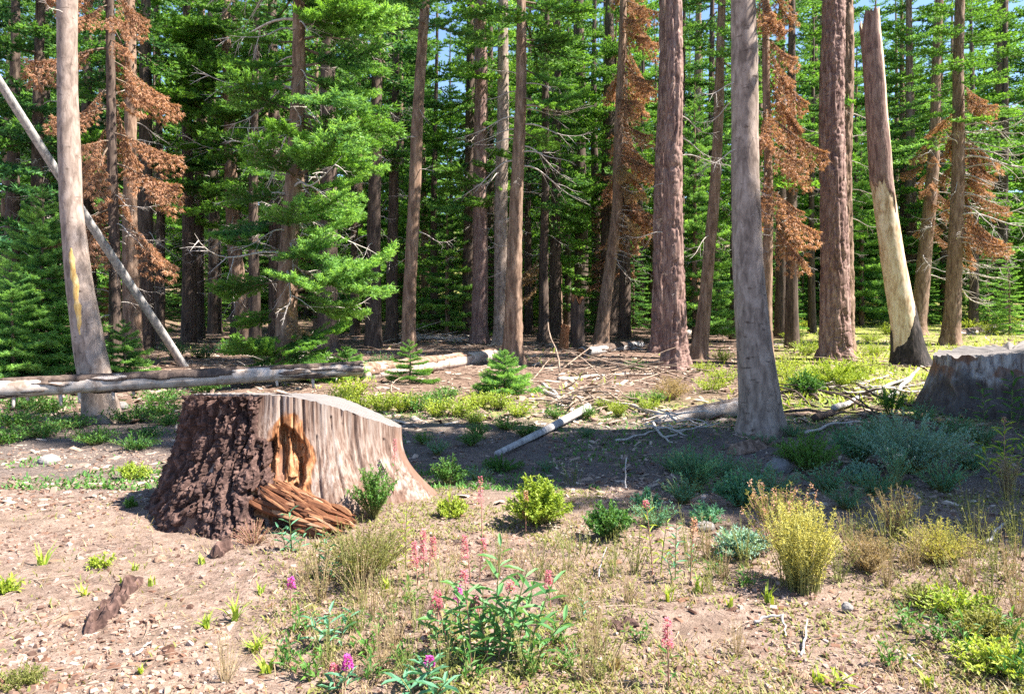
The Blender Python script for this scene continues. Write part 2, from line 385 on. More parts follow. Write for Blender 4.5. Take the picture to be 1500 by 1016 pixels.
BO = {}                                                # bough meshes by kind, shared by all copies
def make_boughs(kind, needle, n, **kw):
    BO[kind] = [bough(seed=100*len(BO)+k, **kw).mesh('bough_'+kind, [M['twig'], M[needle]]) for k in range(n)]
make_boughs('fir', 'needle_a', 5, L=1.5, n2=16, nb=22, droop=0.22, tipup=0.10, step=.055, bl=.062, bw=.020)
make_boughs('lime', 'needle_b', 5, L=1.5, n2=16, nb=22, droop=0.16, tipup=0.14, step=.055, bl=.062, bw=.020)
make_boughs('young', 'needle_a', 4, L=0.9, n2=18, nb=16, droop=0.05, tipup=0.16, step=0.06, bare=0.05)
make_boughs('younglit', 'needle_b', 4, L=0.9, n2=18, nb=18, droop=0.05, tipup=0.16, step=0.06, bare=0.05)  # lime needles put a sunlit look into the bough colour
make_boughs('younglime', 'needle_b', 3, L=0.6, n2=14, nb=16, droop=0.0, tipup=0.2, step=0.05, bare=0.05, bl=0.06)
make_boughs('rust', 'needle_rust', 4, L=1.3, n2=20, nb=26, droop=1.0, tipup=-0.2, hang=1.2, lift=-0.4, bl=0.085, spread=.36, bw=.018)
make_boughs('tan', 'needle_tan', 2, L=0.9, n2=16, nb=14, droop=0.8, tipup=-0.1, hang=0.6, lift=-0.3)
DB = [dead_branch(1.6, 900+k, 0.024, 5, [.15, .35, .6, .8, .45, .25][k], [.2, .5, .7, .5, .9, .0][k]).mesh('dead_branch', [M['deadwood']], True) for k in range(6)]

# ------------------------------------------------------------------ trunks
def trunk(pts, y, H, style='rough', sides=28, rings=120, seed=0, ztop=None, flare=0.35, base=None, fl=0.3):
    """pts = (px, py, width in px) from top to base, at distance y. returns V,F, centre(z), radius(z), base point"""
    r = np.random.RandomState(seed)
    b = np.array(base) if base is not None else at(pts[-1][0], pts[-1][1]); 
    P = [((px-CX)/F_PX*y, EYE-(py-HOR)/F_PX*y, w*y/(2*F_PX)*(.93 if style == 'plate' else 1)) for px, py, w in pts]
    P = sorted([(p[1]-b[2], p[0]-b[0], p[2]) for p in P])
    z = np.array([p[0] for p in P]); x = np.array([p[1] for p in P]); rr = np.array([p[2] for p in P])
    z[0] = 0.0
    if H > z[-1]+0.5:
        sl = (x[-1]-x[-2])/max(z[-1]-z[-2], .1) if len(z) > 1 else 0
        x = np.append(x, x[-1]+sl*0.6*(H-z[-1])); z = np.append(z, H); rr = np.append(rr, 0.03)
    zt = z[-1]; vis = min(zt, 8.5*y/16)
    zz = np.concatenate([[-0.35], np.linspace(0, min(1.0, vis), max(10, rings//5)), np.linspace(min(1.0, vis), vis, rings)[1:]])
    if zt > vis+.1: zz = np.concatenate([zz, np.linspace(vis, zt, 24)[1:]])
    xc = np.interp(zz, z, x); k = np.ones(9)/9
    xs = np.convolve(np.pad(xc, 4, 'edge'), k, 'valid'); xs[0] = xs[1]
    xs = xs+0.02*np.sin(zz*0.9+seed)*np.clip(zz, 0, 1)
    yc = 0.04*np.sin(zz*0.5+seed*2)*np.clip(zz, 0, 1)
    rc = np.interp(zz, z, rr)
    th = np.linspace(0, 2*pi, sides, endpoint=False)
    TH, ZZ = np.meshgrid(th, zz); RC = rc[:, None]*np.ones(sides)
    RC = RC*(1+flare*np.exp(-np.clip(ZZ, 0, 9)/fl)*(1+0.5*np.cos(5*TH+seed)+0.3*np.cos(3*TH+2*seed)))
    cx, sx = np.cos(TH)*RC, np.sin(TH)*RC
    if style == 'plate':
        wz = 0.5*fbm(cx*4, sx*4, ZZ*1.5, 2, seed+4); n = fbm(cx*9+wz, sx*9+wz, ZZ*1.3, 2, seed); ridge = np.abs(n-0.5)*2
        n2 = fbm(cx*26, sx*26, ZZ*8, 3, seed+9); hz = np.abs(fbm(cx*5, sx*5, ZZ*7, 2, seed+2)-.5)*2
        d = -0.062*np.exp(-(ridge/0.13)**2)-0.026*np.exp(-(hz/.08)**2)+0.022*(n2-0.5)+0.004
    elif style == 'smooth':
        d = 0.010*(fbm(cx*25, sx*25, ZZ*9, 3, seed)-0.5)+0.03*(fbm(cx*4, sx*4, ZZ*1.2, 2, seed+5)-0.5)
    else:
        n = fbm(cx*22, sx*22, ZZ*4.0, 3, seed); d = -0.016*np.exp(-(np.abs(n-0.5)*2/0.2)**2)+0.016*(fbm(cx*40, sx*40, ZZ*14, 2, seed+3)-0.5)
    RC = RC+d*np.clip(RC/0.15, 0.25, 1)
    V = np.stack([xs[:, None]+np.cos(TH)*RC, yc[:, None]+np.sin(TH)*RC, ZZ], -1).reshape(-1, 3)
    n = len(zz); i = np.arange(n-1)[:, None]*sides; j = np.arange(sides)[None]; k = (j+1) % sides
    F = np.stack([i+j, i+k, i+sides+k, i+sides+j], -1).reshape(-1, 4)
    cen = lambda q: (float(np.interp(q, zz, xs)), float(np.interp(q, zz, yc)))
    rad = lambda q: float(np.interp(q, zz, rc))
    return V, F, cen, rad, b, zt, (TH, ZZ)

def put(root, name, me, cen, rad, z, az, tilt=0.0, sc=1.0, roll=0.0):
    c = cen(z); r = rad(z)*0.7
    return link(name, me, root, (c[0]+math.cos(az)*r, c[1]+math.sin(az)*r, z), (roll, tilt, az), sc)

# crowns of the distant trees: one mesh, shared
def raw_bough(kind_kw, n): return [bough(seed=500+k, **kind_kw).arr() for k in range(n)]
LOWB = raw_bough(dict(L=1.6, n2=12, nb=11, bl=0.12, bw=0.045, step=0.12, droop=0.28, tipup=0.08, sides=3), 5)
LOWD = raw_bough(dict(L=1.4, n2=14, nb=8, bl=0.16, bw=0.036, step=0.17, droop=0.7, tipup=-0.05, hang=0.5, lift=-.25, sides=3), 4)
def crown(H, z0, rb, nb, seed, lib=LOWB, needle='needle_a', power=0.8, gap=0.0):
    r = np.random.RandomState(seed); g = Geo()
    for k in range(nb):
        u = (k+r.uniform(0, 1))/nb
        if r.uniform() < gap: continue
        z = z0+(H-z0)*u; L = rb*((1-u)**power)*r.uniform(0.65, 1.12)+0.25
        V, F, Mi, A = lib[r.randint(len(lib))]
        a = k*2.399+r.uniform(-.5, .5); s = L/1.6; ti = 0.28-0.75*u+r.uniform(-.12, .12)
        ct, st, ca, sa = math.cos(ti), math.sin(ti), math.cos(a), math.sin(a)
        Q = V*np.array([s, s, 0.8*s+0.15]); Q = np.stack([Q[:, 0]*ct+Q[:, 2]*st, Q[:, 1], -Q[:, 0]*st+Q[:, 2]*ct], -1)
        Q = np.stack([Q[:, 0]*ca-Q[:, 1]*sa, Q[:, 0]*sa+Q[:, 1]*ca, Q[:, 2]+z], -1)
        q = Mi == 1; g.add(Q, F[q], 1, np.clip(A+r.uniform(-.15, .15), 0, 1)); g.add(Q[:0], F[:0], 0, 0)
        g.V.append(Q); g.F.append(F[~q]+g.n); g.M.append(np.zeros((~q).sum(), int)); g.A.append(A); g.n += len(Q)
    return g.mesh('crown', [M['twig'], M[needle]])

CROWN = {
    'a': crown(20, 1.5, 2.7, 110, 1, needle='needle_a', gap=.25), 'b': crown(17, 1.0, 2.4, 100, 2, needle='needle_b', gap=.25),
    'c': crown(23, 3.5, 3.0, 110, 3, needle='needle_d', gap=.25), 'd': crown(18, 5.0, 2.1, 70, 4, needle='needle_a', gap=.4),
    'e': crown(9, 0.4, 1.8, 80, 5, needle='needle_b'), 'f': crown(21, 6.5, 2.6, 75, 6, needle='needle_a', gap=.45),
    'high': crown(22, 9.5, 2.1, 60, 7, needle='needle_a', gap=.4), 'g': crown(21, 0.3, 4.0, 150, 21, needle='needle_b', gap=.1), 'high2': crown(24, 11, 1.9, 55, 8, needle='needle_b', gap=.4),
    'rust': crown(16, 3.0, 1.8, 60, 9, lib=LOWD, needle='needle_rust', gap=.15), 'pine': crown(26, 15, 2.6, 60, 10, needle='needle_a', gap=.35)}

def main_tree(name, label, cat, pts, bark, style, H, seed, high=None, boughs=(), deads=(), y=None, sides=30, rings=120, group=None, flare=.35, fl=.3, smooth=True):
    b = at(pts[-1][0], pts[-1][1]); y = y or b[1]; b = np.array([(pts[-1][0]-CX)/F_PX*y, y, float(hgt((pts[-1][0]-CX)/F_PX*y, y))])
    V, F, cen, rad, b, zt, _ = trunk(pts, y, H, style, sides, rings, seed, base=b, flare=flare, fl=fl)
    root = thing(name, label, cat, tuple(b), group)
    link('trunk', mesh('trunk', V, F, M[bark], None, smooth), root)
    r = np.random.RandomState(seed+1)
    if high:
        kind, Hc = high; c = cen(9.0*H/22)
        link('crown', CROWN[kind], root, (c[0], c[1], 0), (0, 0, r.uniform(0, 6)), (1, 1, H/Hc))
    for kind, n, z0, z1, a0, a1, l0, l1 in boughs:      # azimuth degrees, 0 = right (+x), -90 = towards the camera
        for k in range(n):
            z = z0+(z1-z0)*(k+r.uniform(.1, .9))/n; a = math.radians(r.uniform(a0, a1)); L = r.uniform(l0, l1)
            base = {'fir': 1.5, 'lime': 1.5, 'young': .9, 'younglime': .6, 'rust': 1.3, 'tan': .9}[kind]
            put(root, 'dead_bough' if kind in ('rust', 'tan') else 'bough', BO[kind][r.randint(len(BO[kind]))], cen, rad, z, a, r.uniform(-.3, .4), L/base, r.uniform(-.4, .4))
    for n, z0, z1, a0, a1, l0, l1 in deads:
        for k in range(n):
            z = z0+(z1-z0)*(k+r.uniform(.1, .9))/n; a = math.radians(r.uniform(a0, a1)); L = r.uniform(l0, l1)
            put(root, 'dead_branch', DB[r.randint(6)], cen, rad, z, a, r.uniform(-.35, .35), (L/1.6,)*3, r.uniform(-.5, .5))
    return root, cen, rad, b, y

ALL = (-180, 180)
# --- the trees one can single out, from left to right
T1, c1, r1, b1, y1 = main_tree('fir_tree', 'tall grey fir at the left with a yellow resin streak down its trunk', 'tree',
    [(100, 0, 27), (100, 150, 28), (104, 300, 31), (115, 400, 35), (132, 500, 42), (146, 580, 46), (150, 618, 50)], 'bark_gray', 'smooth', 21, 11, ('high', 22),
    deads=[(4, 5.5, 9, *ALL, .3, .7)], sides=40, rings=160, flare=.15)
main_tree('dead_fir_tree', 'dead fir with hanging brown needles between the grey left trunk and its neighbour', 'tree',
    [(160, 0, 12), (165, 300, 15), (170, 505, 18)], 'bark_dark', 'rough', 15, 12, boughs=[('rust', 38, 3.4, 14, *ALL, .8, 1.9)], deads=[(14, 1.2, 5, *ALL, .6, 1.3)], y=19)
main_tree('fir_tree', 'slender grey topped trunk just right of the hanging brown needles', 'tree',
    [(191, 0, 15), (192, 250, 18), (190, 400, 24), (194, 525, 29)], 'bark_brown', 'rough', 20, 13, ('high', 22), deads=[(14, 1.5, 8, *ALL, .5, 1.3)])
main_tree('fir_tree', 'reddish leaning trunk with green boughs left of the big sunlit fir', 'tree',
    [(332, 0, 12), (333, 120, 14), (338, 260, 18), (348, 400, 22), (364, 510, 27)], 'bark_brown', 'rough', 20, 14, ('high2', 24),
    boughs=[('fir', 34, 4.5, 12, 100, 300, 1.4, 2.4), ('fir', 14, 5, 12, -80, 60, 1.2, 2.0)], deads=[(26, 2, 7.5, *ALL, 1.0, 2.2)])
main_tree('fir_tree', 'big sunlit fir with tiers of bright green boughs behind the cut stump', 'tree',
    [(438, 0, 17), (436, 100, 20), (430, 230, 23), (424, 380, 28), (418, 560, 36)], 'bark_brown', 'rough', 19, 15, ('high', 22),
    boughs=[('lime', 14, 4.0, 9.5, -60, 40, 1.6, 2.7), ('fir', 13, 4.0, 9.5, -60, 40, 1.4, 2.5), ('lime', 13, 1.6, 3.7, -75, 30, 1.5, 2.5), ('fir', 10, 3.2, 9, -160, -50, 1.2, 2.0),
            ('fir', 6, 0.9, 3.0, 150, 240, 1.0, 1.6), ('fir', 8, .5, 1.2, -130, 20, 1.0, 1.7), ('tan', 2, 1.2, 1.8, -80, -40, .5, .7)], deads=[(40, 2, 8.5, *ALL, 1.0, 2.4)])
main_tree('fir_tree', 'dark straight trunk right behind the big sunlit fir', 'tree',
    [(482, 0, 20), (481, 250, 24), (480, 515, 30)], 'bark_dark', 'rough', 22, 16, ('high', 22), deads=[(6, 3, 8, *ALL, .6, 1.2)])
main_tree('fir_tree', 'thin grey brown trunk bending gently beside the sunlit green boughs', 'tree',
    [(622, 0, 14), (614, 150, 16), (606, 300, 18), (600, 420, 19), (599, 530, 22)], 'bark_brown', 'smooth', 20, 17, ('high2', 24), deads=[(7, 2.5, 8, *ALL, .5, 1.3)])
main_tree('fir_tree', 'brown trunk of a close pair left of the crooked pale branches', 'tree',
    [(704, 0, 18), (704, 250, 21), (702, 502, 25)], 'bark_red', 'rough', 22, 18, ('high', 22), boughs=[('lime', 10, 4.2, 9.5, 90, 200, 1.4, 2.2), ('lime', 6, 5, 10, -40, 60, 1.2, 1.8)], deads=[(9, 3, 9, *ALL, .8, 1.6)])
main_tree('fir_tree', 'grey trunk standing directly behind the slim sunlit trunk', 'tree',
    [(738, 0, 15), (735, 250, 19), (733, 505, 23)], 'bark_gray', 'rough', 22, 19, ('high2', 24), boughs=[('fir', 9, 5, 10, *ALL, 1.0, 1.8)], deads=[(10, 3, 9, *ALL, .6, 1.6)])
main_tree('fir_tree', 'slim sunlit trunk with crooked pale dead branches at the middle of the wood', 'tree',
    [(764, 0, 14), (762, 150, 17), (757, 300, 20), (752, 430, 25), (750, 533, 31)], 'bark_brown', 'rough', 20, 20, ('high', 22),
    boughs=[('fir', 8, 6, 10, -40, 60, 1.2, 2.0)], deads=[(7, 5.0, 7.6, -30, 30, 1.2, 2.0), (6, 5.2, 7.8, 150, 210, 1.0, 1.7), (5, 1.5, 5, *ALL, .4, .8)])
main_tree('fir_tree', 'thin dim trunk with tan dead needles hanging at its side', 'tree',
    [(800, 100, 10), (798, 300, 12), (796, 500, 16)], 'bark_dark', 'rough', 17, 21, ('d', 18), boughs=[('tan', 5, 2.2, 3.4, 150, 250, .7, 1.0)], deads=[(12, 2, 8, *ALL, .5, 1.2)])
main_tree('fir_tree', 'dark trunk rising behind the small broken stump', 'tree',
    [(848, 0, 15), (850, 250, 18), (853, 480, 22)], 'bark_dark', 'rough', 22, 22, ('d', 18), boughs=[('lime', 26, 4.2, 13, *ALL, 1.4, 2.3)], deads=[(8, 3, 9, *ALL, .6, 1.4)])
main_tree('dead_fir_tree', 'leaning dead fir draped in rust needles and grey lichen twigs', 'tree',
    [(913, 0, 10), (908, 150, 13), (904, 300, 16), (890, 420, 18), (880, 505, 22)], 'bark_brown', 'rough', 18, 23,
    boughs=[('rust', 36, 5.0, 14, -100, 100, 1.0, 1.7), ('tan', 12, 4, 7, -90, 80, .7, 1.1)], deads=[(40, 3.0, 8, -70, 70, .6, 1.3)])
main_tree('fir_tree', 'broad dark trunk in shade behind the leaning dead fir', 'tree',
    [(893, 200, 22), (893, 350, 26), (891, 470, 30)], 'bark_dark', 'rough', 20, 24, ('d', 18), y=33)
main_tree('pine_tree', 'dark half of the twin pine trunks standing close together', 'tree',
    [(972, 150, 20), (970, 300, 25), (968, 516, 34)], 'bark_red', 'plate', 22, 25, ('pine', 26), sides=44, rings=160)
main_tree('pine_tree', 'sunlit rugged half of the twin pine trunks standing close together', 'tree',
    [(987, 0, 25), (986, 150, 28), (986, 300, 31), (987, 430, 35), (988, 540, 42)], 'bark_red', 'plate', 25, 26, ('pine', 26), deads=[(8, 3, 8, -40, 200, .6, 1.4), (12, 1.6, 7.5, -170, 0, .10, .26)], sides=60, rings=260)
main_tree('fir_tree', 'slim trunk leaning right towards its top beside the twin pines', 'tree',
    [(1059, 0, 11), (1053, 150, 14), (1046, 300, 16), (1034, 430, 18), (1022, 526, 24)], 'bark_brown', 'smooth', 19, 27, ('high2', 24), boughs=[('lime', 5, 6, 9, -60, 60, .8, 1.5)], deads=[(9, 2.5, 8, *ALL, .6, 1.3)])
main_tree('fir_tree', 'large pale grey fir nearest the clearing with a shaded flared foot', 'tree',
    [(1088, 0, 36), (1090, 120, 38), (1093, 250, 40), (1098, 380, 43), (1106, 500, 50), (1114, 600, 62), (1116, 634, 72)], 'bark_gray', 'smooth', 17, 28, ('high', 22),
    deads=[(7, 2.4, 3.6, -60, 20, .12, .3), (6, 3.5, 7, *ALL, .3, .7), (12, 1.6, 7.5, -170, 0, .10, .26)], sides=64, rings=300, flare=.12, fl=.2)
main_tree('dead_fir_tree', 'dead tree with rust brown needle clumps behind the pale grey fir', 'tree',
    [(1122, 0, 10), (1124, 250, 13), (1125, 470, 17)], 'bark_brown', 'rough', 15, 29, boughs=[('rust', 26, 3.4, 13, -150, 60, .9, 1.6)], deads=[(10, 2, 6, *ALL, .6, 1.4)], y=20)
main_tree('pine_tree', 'thick straight pine with purple brown plated bark right of the grey fir', 'tree',
    [(1221, 0, 35), (1220, 150, 38), (1220, 300, 41), (1222, 430, 44), (1225, 527, 48)], 'bark_red', 'plate', 27, 30, ('pine', 26), deads=[(5, 5, 9, *ALL, .4, .9), (12, 1.6, 7.5, -170, 0, .10, .26)], sides=72, rings=320, flare=.3)
main_tree('pine_tree', 'brown trunk peeping out behind the thick plated pine', 'tree',
    [(1240, 0, 20), (1238, 250, 23), (1238, 515, 28)], 'bark_brown', 'plate', 25, 31, ('pine', 26), deads=[(6, 4, 9, -40, 40, .6, 1.2)], sides=40, rings=160)
main_tree('fir_tree', 'slim leaning trunk between the peeled snag and the far right trunk', 'tree',
    [(1376, 0, 11), (1371, 150, 14), (1362, 300, 18), (1350, 430, 21), (1342, 490, 24)], 'bark_brown', 'rough', 18, 32, ('high2', 24),
    boughs=[('rust', 14, 4.4, 9, *ALL, .6, 1.1)], deads=[(22, 2.5, 9, *ALL, .9, 2.0)])
main_tree('fir_tree', 'grey brown trunk at the right edge with a tangle of bleached bare branches', 'tree',
    [(1406, 0, 13), (1405, 150, 16), (1402, 300, 19), (1396, 430, 22), (1391, 505, 26)], 'bark_brown', 'rough', 18, 33, ('high', 22),
    boughs=[('rust', 26, 3.8, 9.5, -80, 80, .8, 1.7)], deads=[(40, 2.2, 8.5, -75, 70, 1.2, 2.8), (8, 3, 8, 100, 260, .8, 1.5)])

# resin streak on the left fir: a thin proud patch following the bark
rs = []; n = 46
for k in range(n):
    py = 365+125*k/(n-1); z = EYE-(py-HOR)/F_PX*y1-b1[2]
    w = (0.014+0.085*math.sin(pi*k/(n-1))**0.7*float(vn(k*0.33, 1.0))**.7)
    pxc = 113+16*k/(n-1)+3.0*float(vn(k*.21, 7.0))+1.0*float(vn(k*.8, 3.0)); xo = (pxc-CX)/F_PX*y1-b1[0]-c1(z)[0]; rr = r1(z)+0.012
    for q in range(7):
        a = np.clip((xo+w*(q/3-1))/rr, -.98, .98); e = 1-abs(q/3-1)**3
        rs.append((c1(z)[0]+rr*a, c1(z)[1]-(rr-0.022+0.016*e)*math.sqrt(1-a*a), z))
i = np.arange(n-1)[:, None]*7; j = np.arange(6)[None]
Fq = np.stack([i+j, i+7+j, i+8+j, i+1+j], -1).reshape(-1, 4)
M['resin'] = bark_mat('yellow_resin', [(0.40, 0.22, 0.06), (0.60, 0.40, 0.15), (0.66, 0.52, 0.30)], 18, 6, 0.5, 0.01)
o = link('resin_streak', mesh('resin_streak', rs, Fq, M['resin'], None, True), T1)

# ------------------------------------------------------------------ the peeled snag
pts = [(1274, 28, 26), (1282, 150, 28), (1293, 270, 30), (1308, 380, 33), (1324, 470, 37), (1334, 530, 46)]
bs = at(1336, 535)
V, F, cs, rsn, b, zt, (TH, ZZ) = trunk(pts, bs[1], 0, 'smooth', 64, 260, 51, base=bs, flare=.25)
snag = thing('broken_snag', 'leaning broken snag half stripped to cream wood with a charred foot', 'dead tree', tuple(b))
tj = (ZZ > zt-0.5)*(fbm(np.cos(TH)*3, np.sin(TH)*3, 0, 2, 4)-0.5)*0.9*sstep(zt-.5, zt, ZZ)
V[:, 2] += tj.ravel()
link('trunk', mesh('trunk', V, F, M['cream'], None, True), snag)
VB = V.reshape(*TH.shape, 3); cxs = np.array([cs(z) for z in ZZ[:, 0]]); dirv = np.stack([np.cos(TH), np.sin(TH)], -1)
# bark: everywhere high up except a strip on the right flank; none in the middle
zr = ZZ/zt; ang = np.degrees(TH); ang = np.where(ang > 180, ang-360, ang)
edge = 0.16*(fbm(np.cos(TH)*4, np.sin(TH)*4, ZZ*1.2, 3, 8)-0.5)
peel_up = sstep(-72, -64, ang+200*edge-30*(1-zr))*sstep(75, 50, ang)          # right hand strip
upb = sstep(0.485, 0.50, zr+edge*0.7+0.05*np.cos(TH))
bk = upb*(1-peel_up); th_ = -0.012+0.045*bk+0.010*(fbm(np.cos(TH)*5, np.sin(TH)*5, ZZ*5, 3, 9)-.5)*bk
VV = VB.copy(); VV[..., :2] += dirv*th_[..., None]; VV = VV[np.where(ZZ[:, 0] > zt*0.40)[0]]
n = VV.shape[0]; i = np.arange(n-1)[:, None]*64; j = np.arange(64)[None]; k = (j+1) % 64
FB = np.stack([i+j, i+k, i+64+k, i+64+j], -1).reshape(-1, 4)
link('bark', mesh('bark', VV.reshape(-1, 3), FB, M['bark_red'], None, True), snag)
low = 0.10+0.07*np.cos(TH)+0.25*edge                                  # charred foot, higher on the right rear
ch = sstep(0.03, -0.02, zr-low-0.06*sstep(-50, 10, ang)); th_ = -0.012+0.035*ch+0.02*(fbm(np.cos(TH)*4, np.sin(TH)*4, ZZ*3, 3, 19)-.5)*ch
VV = VB.copy(); VV[..., :2] += dirv*th_[..., None]; VV = VV[np.where(ZZ[:, 0] < zt*0.45)[0]]
n = VV.shape[0]; i = np.arange(n-1)[:, None]*64
FB = np.stack([i+j, i+k, i+64+k, i+64+j], -1).reshape(-1, 4)
tag(link('charred_bark', mesh('charred_bark', VV.reshape(-1, 3), FB, M['charred'], None, True), snag), 'blackened bark round the foot of the snag')
g = Geo()
for a, l in ((200, 1.0), (235, .8), (300, .7), (20, .6)):
    a = math.radians(a); w = np.linspace(0, 1, 8)[:, None]
    P = np.array([0, 0, .28])+w*l*np.array([math.cos(a), math.sin(a), 0])+np.array([0, 0, -.42])*w**0.7
    Vt, Ft = tube(P, np.linspace(.13, .04, 8), 8, True, lambda th, i: .02*(vn(np.cos(th)*2+5, np.sin(th)*2, i*.7)-.5)); g.add(Vt, Ft)
link('root', g.mesh('root', [M['charred']], True), snag)

# ------------------------------------------------------------------ background trees
def lean_trunk(H, r0, seed, bark, sides=12, rings=26):
    r = np.random.RandomState(seed); z = np.linspace(-0.4, H, rings); th = np.linspace(0, 2*pi, sides, endpoint=False)
    TH, ZZ = np.meshgrid(th, z); rad = r0*(1-ZZ/H*0.9)*(1+.3*np.exp(-np.clip(ZZ, 0, 9)/.3)); rad = rad*(1+.16*(vn(np.cos(TH)*4, np.sin(TH)*4, ZZ*2, seed)-.5))
    V = np.stack([np.cos(TH)*rad+.08*np.sin(ZZ*.3+seed), np.sin(TH)*rad, ZZ], -1).reshape(-1, 3)
    i = np.arange(rings-1)[:, None]*sides; j = np.arange(sides)[None]; k = (j+1) % sides
    return mesh('trunk', V, np.stack([i+j, i+k, i+sides+k, i+sides+j], -1).reshape(-1, 4), M[bark], None, True)
PROTO = {}
def proto(kind, H, r0, bark, label, cat='tree', name='fir_tree', group=None, deads=0):
    root = thing(name, label, cat, (0, -300, 0), group); link('trunk', lean_trunk(H, r0, len(PROTO)+60, bark), root); link('crown', CROWN[kind], root)
    r = np.random.RandomState(len(PROTO))
    for k in range(deads):
        z = r.uniform(1.2, 8); a = r.uniform(0, 6.28); link('dead_branch', DB[r.randint(6)], root, (math.cos(a)*r0*.7, math.sin(a)*r0*.7, z), (0, r.uniform(-.2, .4), a), r.uniform(.4, .9))
    PROTO[kind] = root
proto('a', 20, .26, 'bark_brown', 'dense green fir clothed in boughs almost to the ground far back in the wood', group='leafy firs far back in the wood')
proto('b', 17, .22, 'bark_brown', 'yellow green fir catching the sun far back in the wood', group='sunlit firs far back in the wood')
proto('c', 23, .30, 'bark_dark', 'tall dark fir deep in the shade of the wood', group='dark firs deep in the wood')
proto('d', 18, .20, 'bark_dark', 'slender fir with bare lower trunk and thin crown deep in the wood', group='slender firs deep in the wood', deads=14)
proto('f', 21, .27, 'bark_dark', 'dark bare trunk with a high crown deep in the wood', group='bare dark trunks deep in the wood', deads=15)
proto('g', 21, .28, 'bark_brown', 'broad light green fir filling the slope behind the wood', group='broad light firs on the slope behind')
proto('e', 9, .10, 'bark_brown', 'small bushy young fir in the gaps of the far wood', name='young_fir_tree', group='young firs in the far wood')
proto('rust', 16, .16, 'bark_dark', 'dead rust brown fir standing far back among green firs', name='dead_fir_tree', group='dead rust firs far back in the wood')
used = set()
def place(kind, x, y, sc, rz, label=None):
    o = PROTO[kind] if kind not in used else copy_tree(PROTO[kind]); used.add(kind)
    o.location = (x, y, float(hgt(x, y))); o.rotation_euler = (0, 0, rz); o.scale = (sc, sc, sc)
    return o
# dark trunks whose place can be read between the nearer ones: (px, distance, kind)
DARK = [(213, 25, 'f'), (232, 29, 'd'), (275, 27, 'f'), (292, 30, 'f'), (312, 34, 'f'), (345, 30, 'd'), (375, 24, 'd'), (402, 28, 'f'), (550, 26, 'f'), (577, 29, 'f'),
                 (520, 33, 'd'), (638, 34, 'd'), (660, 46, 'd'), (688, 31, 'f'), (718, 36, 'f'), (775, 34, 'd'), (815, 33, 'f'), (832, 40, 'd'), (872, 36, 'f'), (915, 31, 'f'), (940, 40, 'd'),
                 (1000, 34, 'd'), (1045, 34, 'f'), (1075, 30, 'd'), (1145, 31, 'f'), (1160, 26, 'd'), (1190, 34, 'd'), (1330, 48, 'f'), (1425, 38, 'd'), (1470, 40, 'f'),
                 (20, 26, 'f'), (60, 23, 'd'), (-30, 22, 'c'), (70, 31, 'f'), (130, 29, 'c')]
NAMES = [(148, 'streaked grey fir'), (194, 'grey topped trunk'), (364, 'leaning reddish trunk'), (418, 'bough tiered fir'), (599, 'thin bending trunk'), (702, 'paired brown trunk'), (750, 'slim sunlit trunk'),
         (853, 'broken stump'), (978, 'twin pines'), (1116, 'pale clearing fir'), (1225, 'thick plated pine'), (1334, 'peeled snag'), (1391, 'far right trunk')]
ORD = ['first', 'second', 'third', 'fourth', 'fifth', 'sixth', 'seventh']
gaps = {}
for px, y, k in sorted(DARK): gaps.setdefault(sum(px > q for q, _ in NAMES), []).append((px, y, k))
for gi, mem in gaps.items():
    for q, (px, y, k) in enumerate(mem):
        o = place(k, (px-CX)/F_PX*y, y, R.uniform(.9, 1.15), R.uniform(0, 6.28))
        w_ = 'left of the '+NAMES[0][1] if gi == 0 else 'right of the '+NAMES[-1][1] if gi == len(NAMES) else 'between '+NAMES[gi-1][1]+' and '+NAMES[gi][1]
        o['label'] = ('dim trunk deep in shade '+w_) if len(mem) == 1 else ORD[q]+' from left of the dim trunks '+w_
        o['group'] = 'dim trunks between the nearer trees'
GEN = {'a': ('dense green fir clothed in boughs almost to the ground far back in the wood', 'leafy firs far back in the wood'), 'b': ('yellow green fir catching the sun far back in the wood', 'sunlit firs far back in the wood'),
       'c': ('tall dark fir deep in the shade of the wood', 'dark firs deep in the wood'), 'd': ('slender fir with thin crown far back in the wood', 'slender firs far back in the wood'), 'f': ('bare trunk with a high crown far back in the wood', 'bare trunks far back in the wood')}
P = []
tries = 0
while len(P) < 125 and tries < 20000:
    tries += 1
    y = 26+84*R.uniform()**0.8; x = R.uniform(-1, 1)*(0.74*y+6); px = CX+F_PX*x/y
    if 630 < px < 690 and y < 62: continue
    if 1250 < px < 1320 and y < 44: continue
    if y < 40 and R.uniform() < .62: continue
    if any((x-q[0])**2+(y-q[1])**2 < (2.3+.012*y)**2 for q in P): continue
    P.append((x, y)); px = CX+F_PX*x/y
    w = {'a': .12, 'b': .48, 'c': .03, 'd': .05, 'e': .24, 'rust': .05, 'f': .01}
    if y > 55: w['a'] += .2; w['b'] += .2; w['e'] += .1
    if px > 980: w['b'] += .2; w['c'] -= .12
    if px < 650: w['c'] += .03
    if y < 36: w['a'] *= .6; w['c'] *= .8; w['f'] += .2
    ks = list(w); pr = np.array([max(w[k], 0) for k in ks]); k = ks[R.choice(len(ks), p=pr/pr.sum())]
    o = place(k, x, y, R.uniform(.8, 1.2) if y < 36 or k == 'e' else R.uniform(1.0, 1.45), R.uniform(0, 6.28))
    if k in GEN: o['label'], o['group'] = GEN[k]
Q_ = []
for _ in range(4000):
    y = 60+42*R.uniform(); x = R.uniform(-1, 1)*(.74*y+8)
    if len(Q_) >= 50: break
    if 625 < CX+F_PX*x/y < 690 or any((x-q[0])**2+(y-q[1])**2 < 30 for q in Q_): continue
    Q_.append((x, y)); place('g', x, y, R.uniform(1.0, 1.5), R.uniform(0, 6.28))
T_ = []
